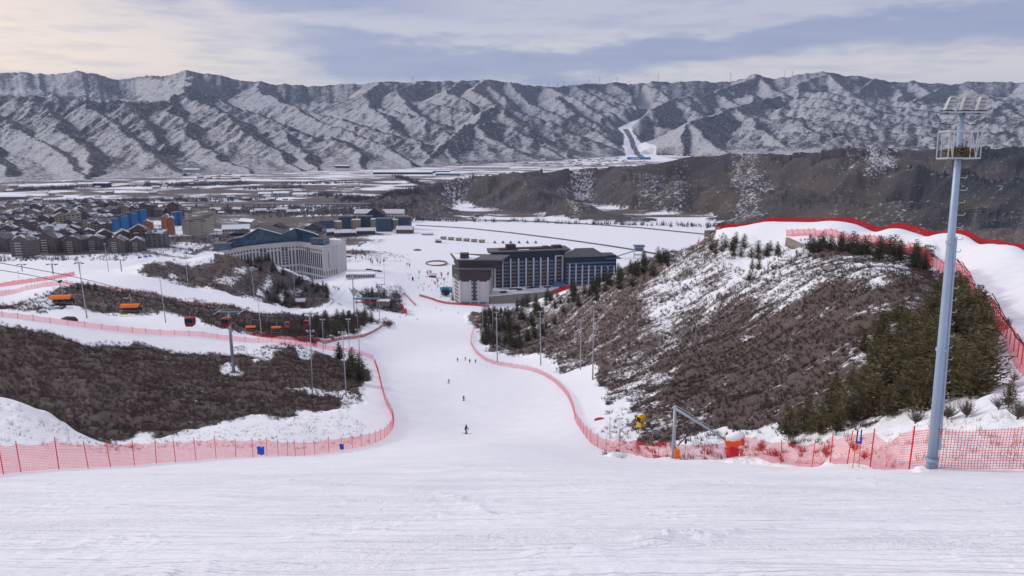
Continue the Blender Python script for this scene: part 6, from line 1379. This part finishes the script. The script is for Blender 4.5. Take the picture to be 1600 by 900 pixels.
# ------------------------------------------------------------------ sky and sun
SUN_EL, SUN_AZ = R_(24), R_(-62)      # low behind cloud, far to the left and ahead
w = bpy.data.worlds.new('World'); C.world = w; w.use_nodes = True
ns, ls = w.node_tree.nodes, w.node_tree.links; ns.clear()
tc = N(ns, 'TexCoord'); sp = N(ns, 'SeparateXYZ'); ls.new(tc.outputs['Generated'], sp.inputs[0])
X, Y, Z = sp.outputs
def curve(v, pts, lo, hi):
    f = mapr(ns, ls, v, -.75, .75); c = N(ns, 'FloatCurve'); ls.new(f, c.inputs['Value']); cu = c.mapping.curves[0]
    pp = [((x+.75)/1.5, (y-lo)/(hi-lo)) for x, y in pts]; cu.points[0].location = (0, pp[0][1]); cu.points[1].location = (1, pp[-1][1])
    for q in pp: cu.points.new(*q)
    c.mapping.update(); return mapr(ns, ls, c.outputs[0], 0, 1, lo, hi)
def sm(v, a, b): n = ns.new('ShaderNodeMapRange'); n.interpolation_type = 'SMOOTHSTEP'; ls.new(v, n.inputs[0]); n.inputs[1].default_value = a; n.inputs[2].default_value = b; return n.outputs[0]
def nz(scale, loc, sc, det, rough):
    m_ = N(ns, 'Mapping'); ls.new(tc.outputs['Generated'], m_.inputs[0]); m_.inputs['Scale'].default_value = scale; m_.inputs['Location'].default_value = loc; return noise(ns, ls, m_.outputs[0], sc, det, rough)
n1 = nz((3, 3, 14), (0, 0, 0), 1.6, 8, .58); n2 = nz((4, 4, 34), (4, 1, 0), 2.4, 7, .6); n3 = nz((9, 9, 30), (2, 5, 1), 2.2, 6, .55)
dz = mathn(ns, ls, 'ADD', mathn(ns, ls, 'MULTIPLY', mathn(ns, ls, 'SUBTRACT', n1, .5), .085), mathn(ns, ls, 'MULTIPLY', mathn(ns, ls, 'SUBTRACT', n3, .5), .030))
Zt = curve(X, [(-.75,.10),(-.42,.085),(-.30,.116),(-.16,.104),(-.05,.098),(.1,.104),(.22,.113),(.34,.126),(.45,.133),(.75,.13)], .05, .16)
Zl = curve(X, [(-.75,.02),(-.3,.060),(-.2,.045),(.05,.040),(.2,.058),(.3,.068),(.45,.074),(.75,.075)], .0, .1)
Zw = mathn(ns, ls, 'ADD', Z, dz)
up = sm(mathn(ns, ls, 'SUBTRACT', Zt, Zw), -.006, .012); lo = sm(mathn(ns, ls, 'SUBTRACT', Zw, Zl), -.008, .022)
lf = sm(mathn(ns, ls, 'ADD', X, mathn(ns, ls, 'MULTIPLY', dz, 3.)), -.36, -.24)
band = mathn(ns, ls, 'MULTIPLY', mathn(ns, ls, 'MULTIPLY', up, lo), lf)
# second bank high on the left, wisps elsewhere
tl = mathn(ns, ls, 'MULTIPLY', sm(Zw, .118, .140), mathn(ns, ls, 'MULTIPLY', sm(X, -.50, -.38), sm(mathn(ns, ls, 'MULTIPLY', X, -1), -.02, .22)))
wisp = mathn(ns, ls, 'MULTIPLY', mapr(ns, ls, n2, .46, .72), .55)
cl = mathn(ns, ls, 'MAXIMUM', mathn(ns, ls, 'MAXIMUM', mathn(ns, ls, 'MULTIPLY', band, mapr(ns, ls, n2, .25, .75, 1., .78)), mathn(ns, ls, 'MULTIPLY', tl, .85)), wisp, True)
pale = mixc(ns, ls, sm(Z, .07, .13), (7.3, 7.0, 7.2), (5.5, 5.55, 6.7))
cold = mixc(ns, ls, cl, pale, (3.2, 3.65, 5.6))
warmk = mathn(ns, ls, 'MULTIPLY', mapr(ns, ls, X, -.62, -.22, 1, 0), mapr(ns, ls, Z, .0, .4, 1, .3))
warm = mixc(ns, ls, cl, mixc(ns, ls, n3, (12.2, 9.5, 6.4), (10.2, 8.7, 7.3)), (4.6, 4.5, 5.8))
col = mixc(ns, ls, warmk, cold, warm)
zen = mixc(ns, ls, mapr(ns, ls, Z, .17, .6), col, mixc(ns, ls, n1, (6.2, 6.3, 8.2), (7.9, 7.8, 9.0)))
sky = N(ns, 'TexSky', sky_type='NISHITA'); sky.sun_disc = False; sky.sun_elevation = SUN_EL; sky.sun_rotation = SUN_AZ
fin = mixc(ns, ls, .10, zen, sky.outputs[0])
bg = N(ns, 'Background'); ls.new(fin, bg.inputs[0]); bg.inputs[1].default_value = .1
wo = N(ns, 'OutputWorld'); ls.new(bg.outputs[0], wo.inputs[0])
sd = bpy.data.lights.new('sun', 'SUN'); sd.energy = 1.85; sd.angle = R_(12); sd.color = (1, .93, .84)
so = bpy.data.objects.new('sun', sd); COL.objects.link(so)
d = Vector((math.sin(SUN_AZ)*math.cos(SUN_EL), math.cos(SUN_AZ)*math.cos(SUN_EL), math.sin(SUN_EL)))
so.rotation_euler = (-d).to_track_quat('-Z', 'Y').to_euler()

# ------------------------------------------------------------------ the air
hz = bpy.data.materials.new('winter haze'); hz.use_nodes = True; ns, ls = hz.node_tree.nodes, hz.node_tree.links; ns.clear()
pv = N(ns, 'VolumePrincipled'); pv.inputs['Color'].default_value = (.50, .66, 1, 1); pv.inputs['Density'].default_value = 3.4e-5; pv.inputs['Anisotropy'].default_value = .2
ov = N(ns, 'OutputMaterial'); ls.new(pv.outputs[0], ov.inputs['Volume'])
bm = bmesh.new(); bmesh.ops.create_cube(bm, size=1)
zb, zt = float(H.min())-1, 560.
for v in bm.verts: v.co = (v.co.x*70000, v.co.y*20100+10000, zb if v.co.z < 0 else zt)
me = bpy.data.meshes.new('haze'); bm.to_mesh(me); bm.free(); me.materials.append(hz)
o = bpy.data.objects.new('haze', me); COL.objects.link(o); o['kind'] = 'stuff'
